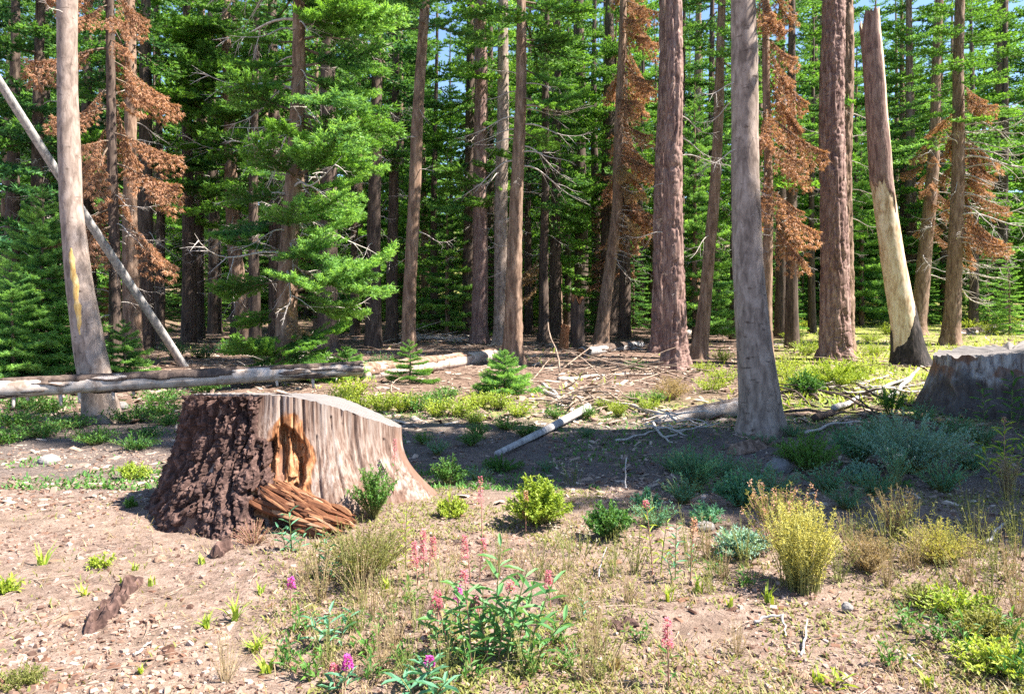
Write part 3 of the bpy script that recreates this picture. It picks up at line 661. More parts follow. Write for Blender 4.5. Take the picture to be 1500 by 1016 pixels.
for _ in range(4000):
    y = 42+16*R.uniform(); x = R.uniform(-1, 1)*(.72*y+4); px = CX+F_PX*x/y
    if len(T_) >= 30: break
    if 622 < px < 698 or 1260 < px < 1310 or any((x-q[0])**2+(y-q[1])**2 < 22 for q in T_): continue
    T_.append((x, y)); k = 'a' if R.uniform() < .5 else 'b'; o = place(k, x, y, R.uniform(1.4, 1.75) if k == 'a' else R.uniform(1.6, 2.0), R.uniform(0, 6.28)); o['label'], o['group'] = GEN[k]
E_ = []
for _ in range(4000):
    y = 33+24*R.uniform(); x = R.uniform(-1, 1)*(.72*y+3); px = CX+F_PX*x/y
    if len(E_) >= 64: break
    if 628 < px < 688 or 1255 < px < 1315 or any((x-q[0])**2+(y-q[1])**2 < 5 for q in E_): continue
    E_.append((x, y)); place('e', x, y, R.uniform(.35, .75), R.uniform(0, 6.28))
for k in PROTO:
    if k not in used: place(k, R.uniform(-20, 20), 70, 1, 0)

# trees standing outside the picture on the right whose shade falls across the clearing
HK = {'a': 20, 'b': 17, 'c': 23}
for q, (x, y, k, sc) in enumerate([(x, y, k, h/HK[k]) for x, y, k, h in [(9.6, 8.6, 'a', 15.5), (11.6, 9.1, 'c', 20), (9.9, 10.2, 'a', 16.5), (12.5, 10.6, 'a', 21), (10.8, 12.0, 'c', 12.0),
        (13.8, 9.9, 'b', 20), (15.5, 11.2, 'c', 22), (14, 12.9, 'a', 17), (17, 10.6, 'a', 24), (12.2, 8.3, 'b', 15), (9.0, 7.0, 'a', 12.2), (10.6, 7.5, 'a', 13.5), (12.4, 7.9, 'c', 14.5), (19, 12, 'c', 25), (21, 11, 'a', 28), (14.5, 11.0, 'c', 30), (16.5, 10.8, 'a', 29), (15.5, 11.3, 'a', 33), (18.5, 11.6, 'c', 34), (13.2, 11.0, 'a', 27)]]):
    y = y-.24*(x-1) if sc < 1.25 else 7.0+.2*math.sin(q*2.1); c = copy_tree(PROTO[k]); c.location = (x, y, float(hgt(x, y))); c.rotation_euler = (0, 0, q*1.7); c.scale = ((min(sc, .92), min(sc, .92), sc) if sc < 1.25 else (.74, .74, sc))
    for ch in list(c.children):
        if ch.name.startswith('crown'):
            e = ch.copy(); COL.objects.link(e); e.parent = c; e.rotation_euler = (0, 0, 1.2); e.location = (0, 0, .3)
    c['label'] = 'tall fir beside the clearing, out of the picture'; c['group'] = 'firs shading the clearing'

# young firs in view
def young(label, px, py_base, py_top, rad, kind, n, y=None, seed=0, name='young_fir_tree'):
    r = np.random.RandomState(seed); b = at(px, py_base)
    if y: b = np.array([(px-CX)/F_PX*y, y, float(hgt((px-CX)/F_PX*y, y))])
    H = EYE-(py_top-HOR)/F_PX*b[1]-b[2]
    root = thing(name, label, 'young tree', tuple(b))
    z = np.linspace(-.1, H, 12); Vt, Ft = tube(np.stack([.02*np.sin(z*2), .02*np.cos(z*2), z], -1), np.linspace(.02+.012*H, .004, 12), 7, False)
    link('trunk', mesh('trunk', Vt, Ft, M['bark_brown'], None, True), root)
    base = {'young': .9, 'younglit': .9, 'younglime': .6, 'lime': 1.5, 'fir': 1.5}[kind]
    for k in range(n):
        u = (k+.5)/n; zz = H*(.04+.95*u); L = rad*(1-u)**.8*r.uniform(.8, 1.1)+.08; a = k*2.399+r.uniform(-.3, .3)
        link('bough', BO[kind][r.randint(len(BO[kind]))], root, (0, 0, zz), (r.uniform(-.1, .1), .12-.75*u**2, a), L/base)
young('dense young fir in flat green tiers at the left edge', 62, 548, 268, 1.6, 'younglit', 80, seed=1)
young('bright young fir in full sun right of the twin pines', 1018, 478, 120, 1.9, 'younglit', 70, y=29, seed=11)
young('sunlit young fir deep between the bending trunk and the paired trunk', 655, 470, 200, 1.6, 'younglit', 60, y=31, seed=12)
young('sunlit young fir behind the gap left of the peeled snag', 1262, 440, 150, 2.2, 'younglit', 70, y=40, seed=13)
young('lower young fir in front of the left edge tiers', 18, 560, 385, 1.2, 'younglit', 46, seed=2)
young('small fir sapling beside the foot of the resin streaked trunk', 182, 548, 470, .7, 'younglime', 24, seed=3)
young('tiny pale lime fir sapling in sun below the slim sunlit trunk', 738, 578, 515, .62, 'younglime', 26, seed=4)
young('bright lime fir sapling growing by the fallen log behind the stump', 508, 556, 510, .6, 'younglime', 22, seed=5)
young('dark low fir sapling in front of the fallen log', 600, 560, 500, .55, 'young', 20, seed=6)
young('young fir under the boughs of the big sunlit fir', 455, 560, 490, .7, 'young', 22, seed=7)

# ------------------------------------------------------------------ logs and sticks
def log_geo(P0, P1, r0, r1, seed, sides=28, n=90, sag=0.0, rough=.012):
    w = np.linspace(0, 1, n)[:, None]; P = P0+(P1-P0)*w; P[:, 2] -= sag*np.sin(pi*w[:, 0]); P[:, 1] += .05*np.sin(w[:, 0]*5+seed)
    L = np.linalg.norm(P1-P0)
    f = lambda th, i: rough*2*(fbm(np.cos(th)*2+9, np.sin(th)*2, i*L/n*.5, 3, seed)-.5)+rough*1.3*(vn(np.cos(th)*7, np.sin(th)*7, i*L/n*.8, seed+4)-.5)
    return P, tube(P, np.linspace(r0, r1, n), sides, True, f), f
def fallen_log(name, label, P0, P1, r0, r1, mat, seed, bark=None, cover=.5, stubs=0, cat='fallen log', rough=.012, ends=None, sag=0):
    b = P0.copy(); P, (V, F), f = log_geo(P0-b, P1-b, r0, r1, seed, rough=rough, sag=sag)
    root = thing(name, label, cat, tuple(b)); link('trunk', mesh('log', V, F, M[mat], None, True), root)
    r = np.random.RandomState(seed)
    if bark:
        L = np.linalg.norm(P1-P0); n = len(P)
        def fb(th, i):
            m = fbm(np.cos(th)*1.6+3, np.sin(th)*1.6, i*L/n*1.6, 4, seed+7)+.15*np.sin(th)
            return f(th, i)-.02+.042*sstep(cover, cover+.05, m)+.012*(vn(np.cos(th)*6, np.sin(th)*6, i*L/n*9, seed)-.5)*sstep(cover, cover+.05, m)
        V, F = tube(P, np.linspace(r0, r1, n), 40, False, fb); link('bark', mesh('bark', V, F, M[bark], None, True), root)
    for k in range(stubs):
        u = r.uniform(.05, .95); p = P[int(u*(len(P)-1))]; a = r.uniform(-2.6, -.4); rr = r0+(r1-r0)*u
        d = np.array([.15, math.cos(a)*.6, math.sin(a)]); w = np.linspace(0, 1, 4)[:, None]
        Vs, Fs = tube(p+d*(rr*.7+w*r.uniform(.08, .22)), np.linspace(.032, .018, 4), 7, True)
        link('branch_stub', mesh('branch_stub', Vs, Fs, M['log_wood'], None, True), root)
    if ends is not None:
        d = norm(P1-P0); Vs, Fs = tube((P0-b)+d*np.linspace(-.05, .03, 3)[:, None], np.array([r0*.7, r0*.98, r0*1.01]), 20, True, lambda th, i: .02*(vn(np.cos(th)*3, np.sin(th)*3, i*1., seed)-.5))
        link('broken_end', mesh('broken_end', Vs, Fs, M[ends], None, True), root)
    return root
yl = 10.1
fallen_log('fallen_log', 'long silvered log with dark bark scraps lying across the left trunk', up(-60, 573, yl), up(530, 540, yl+2.2), .135, .105, 'log_wood', 71, 'bark_dark', .50, 11)
fallen_log('fallen_log', 'grey log in shade and sun reaching to the slim sunlit trunk', at(525, 556)+np.array([0, 0, .12]), at(755, 527)+np.array([0, .4, .18]), .22, .17, 'log_wood', 72, 'bark_brown', .6, 3)
fallen_log('fallen_log', 'short grey log with a rotten orange end lying in the shade', at(852, 522)+np.array([0, 0, .12]), at(945, 512)+np.array([0, .8, .14]), .17, .14, 'bark_pale', 73, 'bark_dark', .5, 1, ends='orange_wood')
fallen_log('fallen_log', 'short smooth log ending at the foot of the large grey fir', at(962, 622)+np.array([0, 0, .05]), at(1095, 612)+np.array([0, 0.1, .16]), .07, .15, 'log_wood', 74, 'bark_gray', .62, 1)
fallen_log('fallen_log', 'pale thin log in the sun behind the twin pines', at(1000, 492)+np.array([0, 0, .1]), at(1120, 478)+np.array([0, 0, .1]), .15, .13, 'log_wood', 75, None)
fallen_log('fallen_log', 'pale log lying in the bright meadow behind the right hand stump', at(1400, 492)+np.array([0, 0, .05]), at(1540, 470)+np.array([0, 0, .05]), .2, .16, 'log_wood', 76, 'bark_dark', .5)
fallen_log('dead_pole', 'straight grey dead pole leaning behind the resin streaked trunk', at(248, 543)+np.array([0, 1.0, -.1]), up(-90, -20, 13.2), .105, .075, 'bark_pale', 77, None, cat='dead pole', rough=.004)
fallen_log('stick', 'straight grey pole lying aslant on the shaded ground', at(727, 672)+np.array([0, 0, .05]), at(862, 608)+np.array([0, 0, .12]), .036, .065, 'bark_pale', 78, None, cat='stick', rough=.006)

def stick(label, pxs, r0, mat='deadwood', lift=.03, name='stick', group=None):
    P = np.array([at(a, b_)+np.array([0, 0, lift+(h if h else 0)]) for a, b_, *hh in pxs for h in [hh[0] if hh else 0]])
    b = P[0].copy(); w = np.linspace(0, len(P)-1, 6*len(P)); Q = np.stack([np.interp(w, np.arange(len(P)), P[:, k]) for k in range(3)], -1)-b
    Q += min(.012, r0*.45)*np.stack([np.sin(w*7), np.cos(w*6), np.sin(w*9+1)], -1)
    V, F = tube(Q, np.linspace(r0, r0*.5, len(Q)), 8, True, lambda th, i: r0*.35*(vn(np.cos(th)*2, np.sin(th)*2, i*.9)-.5))
    o = link(name, mesh(name, V, F, M[mat], None, True), None, tuple(b)); return tag(o, label, 'stick', group)
stick('long twisted sunlit branch running down to the smooth log', [(788, 572), (815, 586), (870, 588), (930, 600), (985, 618)], .05, 'log_wood', .05)
stick('pale straight branch on the sunlit litter before the twin pines', [(818, 560), (880, 553), (962, 550)], .05, 'log_wood', .05)
stick('short forked branch on the bank behind the shaded pole', [(795, 568), (812, 578), (822, 592)], .04, 'deadwood', .06)
stick('thin grey stick lying left of the smooth log', [(902, 650), (940, 640), (965, 632)], .018, 'deadwood')
stick('broken grey stick near the foot of the large grey fir', [(955, 622), (968, 640), (984, 652)], .022, 'deadwood')
stick('slim stick lying by the small branch heap', [(975, 645), (1010, 632), (1050, 620)], .016, 'deadwood')
stick('dark stick under the smooth log', [(1000, 628), (1040, 622), (1085, 600)], .02, 'bark_dark')
stick('curled pale twig standing at the edge of the shade', [(917, 720), (916, 716, .1), (917, 712, .28), (919, 705, .24)], .008, 'bark_pale', .0)
stick('bent bleached twig on the bare soil near the lower edge', [(1105, 918), (1120, 915, .02), (1145, 915, .03), (1150, 925), (1150, 935)], .008, 'bark_pale', .015)
stick('thin bleached twig right of the bent twig', [(1173, 965), (1180, 945, .02), (1182, 925, .05)], .007, 'bark_pale', .01)
stick('short upright dry stalk left of the broom bush', [(876, 850), (879, 842, .05), (888, 830, .12)], .005, 'bark_pale', .0)
stick('thin straight twig on soil below the bark strips', [(195, 967), (222, 945)], .008, 'deadwood', .012)
stick('slanting stick in the lower right dry grass', [(1330, 965), (1350, 985)], .008, 'deadwood', .012)
stick('pale stick beside the small shadow patch on the right', [(1445, 800), (1462, 785, .03), (1478, 770, .02)], .014, 'deadwood', .02)
stick('sunlit dead branch before the big pine', [(1215, 560), (1260, 566), (1300, 553)], .04, 'log_wood', .05)
stick('dark fallen branch running out from the right hand stump', [(1195, 618), (1250, 592), (1320, 560)], .06, 'bark_dark', .05)
stick('grey weathered branch lying below the charred snag', [(1222, 608), (1270, 586), (1338, 556)], .05, 'bark_pale', .1)
stick('long bleached root lying before the right hand stump', [(1180, 640), (1225, 624), (1290, 622)], .022, 'deadwood', .05)
stick('short grey branch leaning against the right hand stump', [(1300, 590), (1330, 570, .12), (1345, 560, .25)], .05, 'bark_pale', .05)

def heap(label, px, py, rad, n, mat, seed, l0, l1, r0, h=.25, name='branch_heap'):
    r = np.random.RandomState(seed); b = at(px, py); g = Geo()
    for k in range(n):
        a = r.uniform(0, 6.28); c = r.normal(0, rad*.45, 2); L = r.uniform(l0, l1); w = np.linspace(-.5, .5, 6); el = r.normal(0, .16)
        X_ = b[0]+c[0]+np.cos(a)*L*w; Y_ = b[1]+c[1]+np.sin(a)*L*w
        Z_ = hgt(X_, Y_)-b[2]+.03+h*r.uniform(0, 1)**2*math.exp(-(c[0]**2+c[1]**2)/rad**2)+np.abs(el)*L*(w+.5)+.03*np.sin(w*7+k)
        V, F = tube(np.stack([X_-b[0]+.03*np.sin(w*8+k), Y_-b[1], Z_], -1), r0*r.uniform(.5, 1.6)*np.array([1, .95, .85, .75, .6, .35]), 6, True); g.add(V, F, 0, .5)
    return tag(link(name, g.mesh(name, [M[mat]], True), None, tuple(b)), label, 'branch heap')
heap('tangled heap of bleached twigs at the end of the smooth log', 1005, 632, .6, 14, 'deadwood', 1, .3, .9, .010)
heap('scatter of dark broken branches between the grey fir and the blackened stump', 1235, 598, 1.5, 22, 'bark_dark', 2, .5, 1.6, .022, .1)
heap('loose grey branches lying around the foot of the snag', 1290, 578, 1.2, 14, 'deadwood', 3, .5, 1.4, .016, .1)
heap('dry twigs heaped behind the end of the shaded pole', 850, 596, .8, 30, 'twig_brown', 4, .4, 1.4, .014)
heap('brushy deadfall lying under the bough tiered fir', 445, 548, 1.3, 40, 'deadwood', 5, .6, 1.8, .014, .5)
heap('dead branches strewn before the twin pines', 900, 545, 2.0, 46, 'twig_brown', 6, .6, 2.2, .016, .15)
heap('pale branch litter between the bending trunk and the paired trunk', 640, 500, 2.2, 46, 'deadwood', 7, .6, 2.0, .016, .2)

# bark strips, slabs and stones
def strip(label, p0, p1, w, th, mat, seed, name='bark_piece', cat='bark piece', lift=0.0, arch=.35, up0=0., up1=0.):
    P0, P1 = at(*p0)+np.array([0, 0, lift+up0]), at(*p1)+np.array([0, 0, lift+up1]); b = P0.copy(); d = P1-P0; L = np.linalg.norm(d); d = d/L
    s = norm(np.cross(np.array([0, 0, 1.]), d)); nrm = np.cross(d, s); nu, nv_ = max(14, int(L/.015)), 16
    U, Q = np.meshgrid(np.linspace(0, 1, nu), np.linspace(-1, 1, nv_), indexing='ij')
    taper = np.clip(np.minimum(U, 1-U)*6, .0, 1)**.5*(.75+.5*vn(U*5, seed*3., 0, seed)); rid = (vn(Q*3.2+seed, U*L*12, 0, seed)-.5)
    out = []
    for side in (1, -1):
        h = (arch*w*(1-Q*Q)+rid*th*1.6+.012*(fbm(U*L*30, Q*4, 0, 3, seed)-.5)) if side == 1 else (arch*w*(1-Q*Q)-th*np.clip(1-abs(Q)**3, 0, 1))
        h = h*np.clip(np.minimum(U, 1-U)*8, .15, 1)
        out.append(d*(U*L)[..., None]+s*(Q*w*.5*taper+.02*(vn(U*6, Q*2, 0, seed+2)-.5))[..., None]+nrm*h[..., None])
    V = np.concatenate([o_.reshape(-1, 3) for o_ in out]); i = np.arange(nu-1)[:, None]*nv_; j = np.arange(nv_-1)[None]
    F1 = np.stack([i+j, i+j+1, i+nv_+j+1, i+nv_+j], -1).reshape(-1, 4); F = np.concatenate([F1[:, ::-1], F1+nu*nv_])
    e = np.concatenate([np.stack([np.arange(nu-1)*nv_, np.arange(1, nu)*nv_], -1), np.stack([np.arange(1, nu)*nv_+nv_-1, np.arange(nu-1)*nv_+nv_-1], -1)])
    F = np.concatenate([F, np.stack([e[:, 0], e[:, 1], e[:, 1]+nu*nv_, e[:, 0]+nu*nv_], -1)])
    return tag(link(name, mesh(name, V, F, M[mat], None, False), None, tuple(b)), label, cat)
strip('long reddish strip of fallen bark on the bare soil', (126, 935), (203, 848), .11, .05, 'stump_bark', 3, lift=.01, arch=.4)
strip('flat grey brown bark slab half sunk left of the reddish strip', (68, 922), (112, 897), .16, .02, 'bark_brown', 4, arch=.15)
strip('dark flat bark piece on the soil below the broom bush', (892, 924), (930, 914), .11, .03, 'stump_bark', 5, lift=.0, arch=.2)
strip('small dark red bark chip in front of the cut stump', (312, 822), (336, 806), .09, .03, 'stump_bark', 6, lift=.02, arch=.7)
strip('small grey bark chip left of the dark red chip', (228, 825), (240, 815), .06, .015, 'bark_brown', 7)
def splinter_slab(label, p0, p1, w, n, seed, up1):
    r = np.random.RandomState(seed); P0 = at(*p0)+np.array([0, 0, .03]); P1 = at(*p1)+np.array([0, 0, up1]); b = P0.copy(); d = P1-P0; L = np.linalg.norm(d); d = d/L
    sd_ = norm(np.cross(np.array([0, 0, 1.]), d)); nm = np.cross(d, sd_); g = Geo()
    for k in range(n):
        q = r.uniform(-1, 1); u0, u1 = max(-.04, r.normal(.10, .12)), min(1.08, r.normal(.88, .14))
        u0 = r.uniform(-.03, .6); u1 = min(1.06, u0+r.uniform(.18, .65)); dj = r.normal(0, .10, 2)
        h = .07*(1-q*q)+r.uniform(-.05, .035); m = 7; uu = np.linspace(u0, u1, m)
        C = d*(uu*L)[:, None]+sd_*(q*w*.5*(.8+.2*np.sin(uu*3))+.012*np.sin(uu*9+k))[:, None]+nm*(h+.015*np.sin(uu*7+k*2))[:, None]+(sd_*dj[0]+nm*dj[1]*.5)*((uu-uu.mean())*L)[:, None]
        rr = np.array([.25, .8, 1, 1, .9, .7, .2])*r.uniform(.008, .026)
        V, F = tube(C, rr, 5, True, lambda th, i: .006*(vn(np.cos(th)*3+k, np.sin(th)*3, i*1.3, seed)-.5)); g.add(V, F, 0, r.uniform(0, 1))
    V, F = stamp(CH_V, CH_F, np.array([[0, 0, 0.]])+d*L*.5, np.stack([d, sd_, nm], -1)[None], np.array([[L*.8, w*.75, .08]])); g.add(V, F, 0, .1)
    return tag(link('wood_slab', g.mesh('wood_slab', [M['splinters']]), None, tuple(b)), label, 'wood slab')
CH_V = np.array([[-1, -1, -1], [1, -.8, -1], [.8, 1, -1], [-.9, .9, -1], [-.7, -.8, 1], [.8, -.6, .8], [.6, .8, 1], [-.8, .6, .7]], float)*.5
CH_F = np.array([[0, 3, 2], [0, 2, 1], [4, 5, 6], [4, 6, 7], [0, 1, 5], [0, 5, 4], [1, 2, 6], [1, 6, 5], [2, 3, 7], [2, 7, 6], [3, 0, 4], [3, 4, 7]])
M['splinters'] = tint_mat('splintered_rotten_wood', [(0.0, (0.045, 0.02, 0.013)), (0.4, (0.17, 0.070, 0.036)), (0.75, (0.30, 0.145, 0.075)), (1.0, (0.42, 0.28, 0.185))])
splinter_slab('rotten orange slab broken from the cut stump and leaning at its foot', (508, 786), (388, 772), .36, 260, 8, .26)
strip('grey rotten wood chunk lying in shade before the large grey fir', (1068, 668), (1130, 652), .3, .05, 'bark_brown', 9, 'wood_chunk', 'wood chunk', .02, .3)
strip('splintered grey wood flake beside the rotten chunk', (1100, 640), (1150, 632), .2, .03, 'bark_brown', 10, 'wood_chunk', 'wood chunk', .02, .3)

def rock(label, px, py, w, h, seed, mat='stone'):
    r = np.random.RandomState(seed); p = at(px, py); th, ph = np.meshgrid(np.linspace(0, 2*pi, 20, endpoint=False), np.linspace(-pi/2, pi/2, 12))
    D = np.stack([np.cos(ph)*np.cos(th), np.cos(ph)*np.sin(th), np.sin(ph)], -1); n = 1+.6*(fbm(D[..., 0]*1.5+seed, D[..., 1]*1.5, D[..., 2]*1.5, 3, seed)-.5)
    V = (np.round(D*n[..., None]*3)/3*.35+D*n[..., None]*.65)*np.array([w/2, w/2.4, h*.62]); V[..., 2] += h*.3
    i = np.arange(11)[:, None]*20; j = np.arange(20)[None]; k = (j+1) % 20
    me = mesh('stone', V.reshape(-1, 3), np.stack([i+j, i+k, i+20+k, i+20+j], -1).reshape(-1, 4), M[mat], None, False, {'tint': np.full(240, r.uniform(.3, .8))})
    return tag(link('stone', me, None, tuple(p)), label, 'stone')
rock('angular pale stone in the shade right of the rotten chunk', 1140, 692, .28, .17, 1)
rock('dark rounded stone in the shade left of the broom bush', 1032, 776, .15, .07, 2)
rock('small white pebble on the soil right of the broom bush', 1241, 893, .06, .045, 3)
rock('grey stone lying in the shade beyond the bare soil at left', 72, 680, .24, .12, 4)
rock('pale stone in the shade near the left trunk foot', 178, 600, .26, .14, 5)

# ------------------------------------------------------------------ small broken stumps in the wood
def small_stump(label, px, py, w, h, seed, bark, mat_top, tilt=0.0):
    b = at(px, py); r0 = w*b[1]/(2*F_PX); H = h*b[1]/F_PX; th = np.linspace(0, 2*pi, 28, endpoint=False); z = np.concatenate([[-.2], np.linspace(0, 1, 22)])
    TH, ZZ = np.meshgrid(th, z); jag = 1+.22*(vn(np.cos(TH)*3+seed, np.sin(TH)*3, 0, seed)-.5)*sstep(.6, 1, ZZ)
    rad = r0*(1+.25*np.exp(-np.clip(ZZ, 0, 1)*6))*(1+.14*(fbm(np.cos(TH)*4, np.sin(TH)*4, ZZ*3, 3, seed)-.5))
    Z3 = ZZ*H*jag; V = np.stack([np.cos(TH)*rad+tilt*Z3, np.sin(TH)*rad, Z3], -1)
    i = np.arange(22)[:, None]*28; j = np.arange(28)[None]; k = (j+1) % 28
    root = thing('broken_stump', label, 'stump', tuple(b)); link('bark', mesh('bark', V.reshape(-1, 3), np.stack([i+j, i+k, i+28+k, i+28+j], -1).reshape(-1, 4), M[bark], None, True), root)
    rim = V[-1]; c = rim.mean(0); rings = [c+(rim-c)*s+np.array([0, 0, dz]) for s, dz in ((.97, .01), (.7, H*.06), (.4, H*.02))]
    rings = [q+np.array([0, 0, 1])*(H*.1*(vn(np.arange(28)*.9, kk*2., 0, seed)-.5))[:, None] for kk, q in enumerate(rings)]
    Vt = np.concatenate([*rings, [c+np.array([0, 0, .03])]]); Ft = []
    for s in range(2): Ft += [[s*28+a, s*28+(a+1) % 28, (s+1)*28+(a+1) % 28] for a in range(28)]+[[s*28+a, (s+1)*28+(a+1) % 28, (s+1)*28+a] for a in range(28)]
    Ft += [[56+a, 56+(a+1) % 28, 84] for a in range(28)]
    link('broken_top', mesh('broken_top', Vt, Ft, M[mat_top], None, False), root)
small_stump('short dark stump with a rotten orange top in the shady wood', 846, 508, 20, 68, 3, 'bark_dark', 'orange_wood')
small_stump('stubby orange rotten snag beside the short dark stump', 825, 510, 13, 32, 4, 'orange_wood', 'orange_wood', .1)
small_stump('sunlit brown stump standing right of the twin pines', 1018, 480, 15, 66, 5, 'bark_brown', 'orange_wood')

# ------------------------------------------------------------------ the big cut stump
def pol(ang, val, th):
    a = np.array(ang+[ang[0]+360]); v_ = np.array(val+[val[0]]); q = np.degrees(th) % 360
    q = np.where(q < a[0], q+360, q); r_ = np.interp(q, a, v_)
    return r_
def smooth_closed(a, k):
    w = np.hanning(k+2)[1:-1]; w /= w.sum(); h = k//2
    return np.convolve(np.concatenate([a[-h:], a, a[:h]]), w, 'valid')
def grid_faces(nr, nc, closed=True):
    i = np.arange(nr-1)[:, None]*nc; j = np.arange(nc if closed else nc-1)[None]; k = (j+1) % nc
    return np.stack([i+j, i+k, i+nc+k, i+nc+j], -1).reshape(-1, 4)

t = NT('weathered_stump_wood')
vg = t.coord((30, 30, 1.8)); g1 = t.noise(vg, 1, 6, 0.65, 0.2); g2 = t.noise(t.coord((6, 6, 0.9)), 1, 4, 0.6); g3 = t.noise(t.coord((70, 70, 5)), 1, 3, 0.7)
f = t.math('ADD', t.math('MULTIPLY', g1, .55), t.math('ADD', t.math('MULTIPLY', g2, .3), t.math('MULTIPLY', g3, .15)))
c = t.ramp(f, [(.36, (0.035, 0.020, 0.015)), (.46, (0.160, 0.105, 0.083)), (.55, (0.285, 0.225, 0.195)), (.68, (0.45, 0.40, 0.375))])
c = t.mix(t.ramp(t.attr('rot'), [(.2, (0, 0, 0)), (.6, (1, 1, 1))]), c, t.ramp(t.noise(t.coord((18, 18, 5)), 1, 5, .7), [(.35, (.045, .02, .012)), (.5, (.27, .115, .05)), (.66, (.47, .31, .18))]))
c = t.mix(t.ramp(t.attr('stain_shade'), [(.3, (0, 0, 0)), (.8, (.85, .85, .85))]), c, (0.17, 0.095, 0.068))
t.base(c); t.bump(f, .8, .02); M['stump_wood'] = t.m
t = NT('cut_wood_top'); vg = t.coord((1, 1, 1)); wv = t.new('ShaderNodeTexWave', wave_type='RINGS', rings_direction='Z'); t.L(vg, wv.inputs[0]); wv.inputs['Scale'].default_value = 14; wv.inputs['Distortion'].default_value = 2.5
c = t.mix(t.noise(vg, 14, 5, .7), (0.09, 0.085, 0.088), (0.27, 0.25, 0.245)); c = t.mix(t.math('MULTIPLY', wv.outputs['Fac'], .35), c, (0.13, 0.105, 0.09)); t.base(c); t.bump(wv.outputs['Fac'], .3, .01); M['cut_top'] = t.m

C0 = np.array([-1.95, 6.6]); gz = float(hgt(*C0)); NTH, NR = 560, 150
th = np.linspace(0, 2*pi, NTH, endpoint=False)
rb = pol([5, 30, 60, 110, 150, 184, 220, 250, 266, 276, 300, 320, 345], [1.27, 1.05, 1.15, 1.05, 1.05, 1.13, 1.12, 1.22, 1.25, 1.08, .90, .86, .95], th)
rt = pol([0, 20, 45, 67, 110, 150, 180, 220, 250, 270, 300, 330, 353], [.93, 1.0, .80, .66, .68, .80, .81, .72, .68, .66, .62, .66, .82], th)
rb, rt = smooth_closed(rb, 31), smooth_closed(rt, 31)
tt = np.linspace(0, 1, NR); TH, TT = np.meshgrid(th, tt)
rad = rt+(rb-rt)*(1-TT)**2.0
rad = rad+.035*(1-TT)*np.cos(9*TH+1)*sstep(.9, 0, TT)
dg_ = (np.degrees(TH)+180) % 360-180
rad = rad+.36*(1-TT)**4.5*np.exp(-((dg_-4)/17)**2)+.14*(1-TT)**4*np.exp(-((dg_+38)/10)**2)
ztop = lambda x, y: .985-.095*(y-6.0)-.44*np.logaddexp(0, (x+1.70)*9)/9
xx, yy = C0[0]+rt*np.cos(th), C0[1]+rt*np.sin(th); zt_ = ztop(xx, yy)+.012*(vn(th*30, 0, 0, 3)-.5)
ZZ = -.25*(1-TT)**6+TT*zt_[None, :]-gz*0
deg = np.degrees(TH)
arc = TH*.9
grain = .020*(fbm(arc*22, ZZ*1.2, 0, 4, 41)-.5)+.010*(vn(arc*70, ZZ*2.2, 0, 44)-.5)+.05*(fbm(arc*4, ZZ*.8, 0, 2, 42)-.5)
crack = np.zeros_like(TH)
for a0, wd, z0, z1, dp in ((281, .9, .55, 1.0, .07), (288, .5, .5, 1, .03), (296, .6, .6, 1, .03), (316, .5, .2, .9, .03), (335, .6, .3, 1, .03), (352, .5, .1, .8, .03), (305, .5, .0, .7, .03), (326, .4, .5, 1, .02)):
    cc = a0+3*(fbm(ZZ*2.2, a0*1., 0, 2, 5)-.5)
    crack += dp*np.exp(-((deg-cc)/wd)**2)*sstep(z0-.05, z0+.12, TT)*sstep(z1+.02, z1-.02, TT)
pn = fbm(arc*7, ZZ*6, 0, 3, 61)-.5
pocket = sstep(1.05, .80, ((deg-283)/14)**2+((ZZ-.47)/.28)**2+1.1*pn)
blk = np.floor(vn(arc*16, ZZ*5, 0, 66)*4)/4
rwood = rad+grain-crack-pocket*(.05+.13*blk+.05*(fbm(arc*30, ZZ*9, 0, 3, 68)-.5))
Vw = np.stack([C0[0]+np.cos(TH)*rwood, C0[1]+np.sin(TH)*rwood, gz+ZZ], -1)
stain_shade = np.clip(sstep(.45, .0, TT)*1.5*fbm(arc*9, ZZ*3, 0, 3, 71)+sstep(.52, .7, fbm(arc*5, ZZ*.9, 0, 3, 72))*.8+.7*np.exp(-((deg-287)/7)**2)*sstep(.62, .8, TT)*0, 0, 1)
rot = np.clip(sstep(1.5, .8, ((deg-284)/17)**2+((ZZ-.42)/.36)**2+1.3*pn)*(.55+.6*(1-blk)), 0, 1)
stump = thing('cut_tree_stump', 'big weathered cut stump with thick dark bark on its left side', 'stump', (C0[0], C0[1], gz))
off = np.array([C0[0], C0[1], gz])
link('wood', mesh('stump_wood', (Vw-off).reshape(-1, 3), grid_faces(NR, NTH), M['stump_wood'], None, True, {'rot': rot.ravel(), 'stain_shade': stain_shade.ravel()}), stump)
# bark shell: proud of the wood inside a ragged mask, sunk below it elsewhere
en = fbm(arc*9, ZZ*7, 0, 4, 81)-.5
lim = 268+7*(1-TT)-16*sstep(.35, .95, TT)*0
mask = sstep(0, 1.6, (lim+26*en)-deg)*sstep(0, 2, deg-(120+20*en))
mask = np.maximum(mask, 0)
split = np.exp(-((deg-(237+5*(fbm(ZZ*3, 2.0, 0, 2, 83)-.5)))/1.5)**2)*sstep(.30, .5, TT)
fur = np.abs(fbm(arc*10+1.2*fbm(ZZ*3, arc*3, 0, 2, 88), ZZ*3.0, 0, 3, 84)-.5)*2
plates = vn(arc*26, ZZ*17, 0, 86)
fu2 = np.abs(fbm(arc*20+.8*fbm(ZZ*7, arc*6, 0, 2, 188), ZZ*8.0, 0, 2, 184)-.5)*2; led = np.floor(fbm(arc*15, ZZ*11, 0, 2, 186)*7)/7
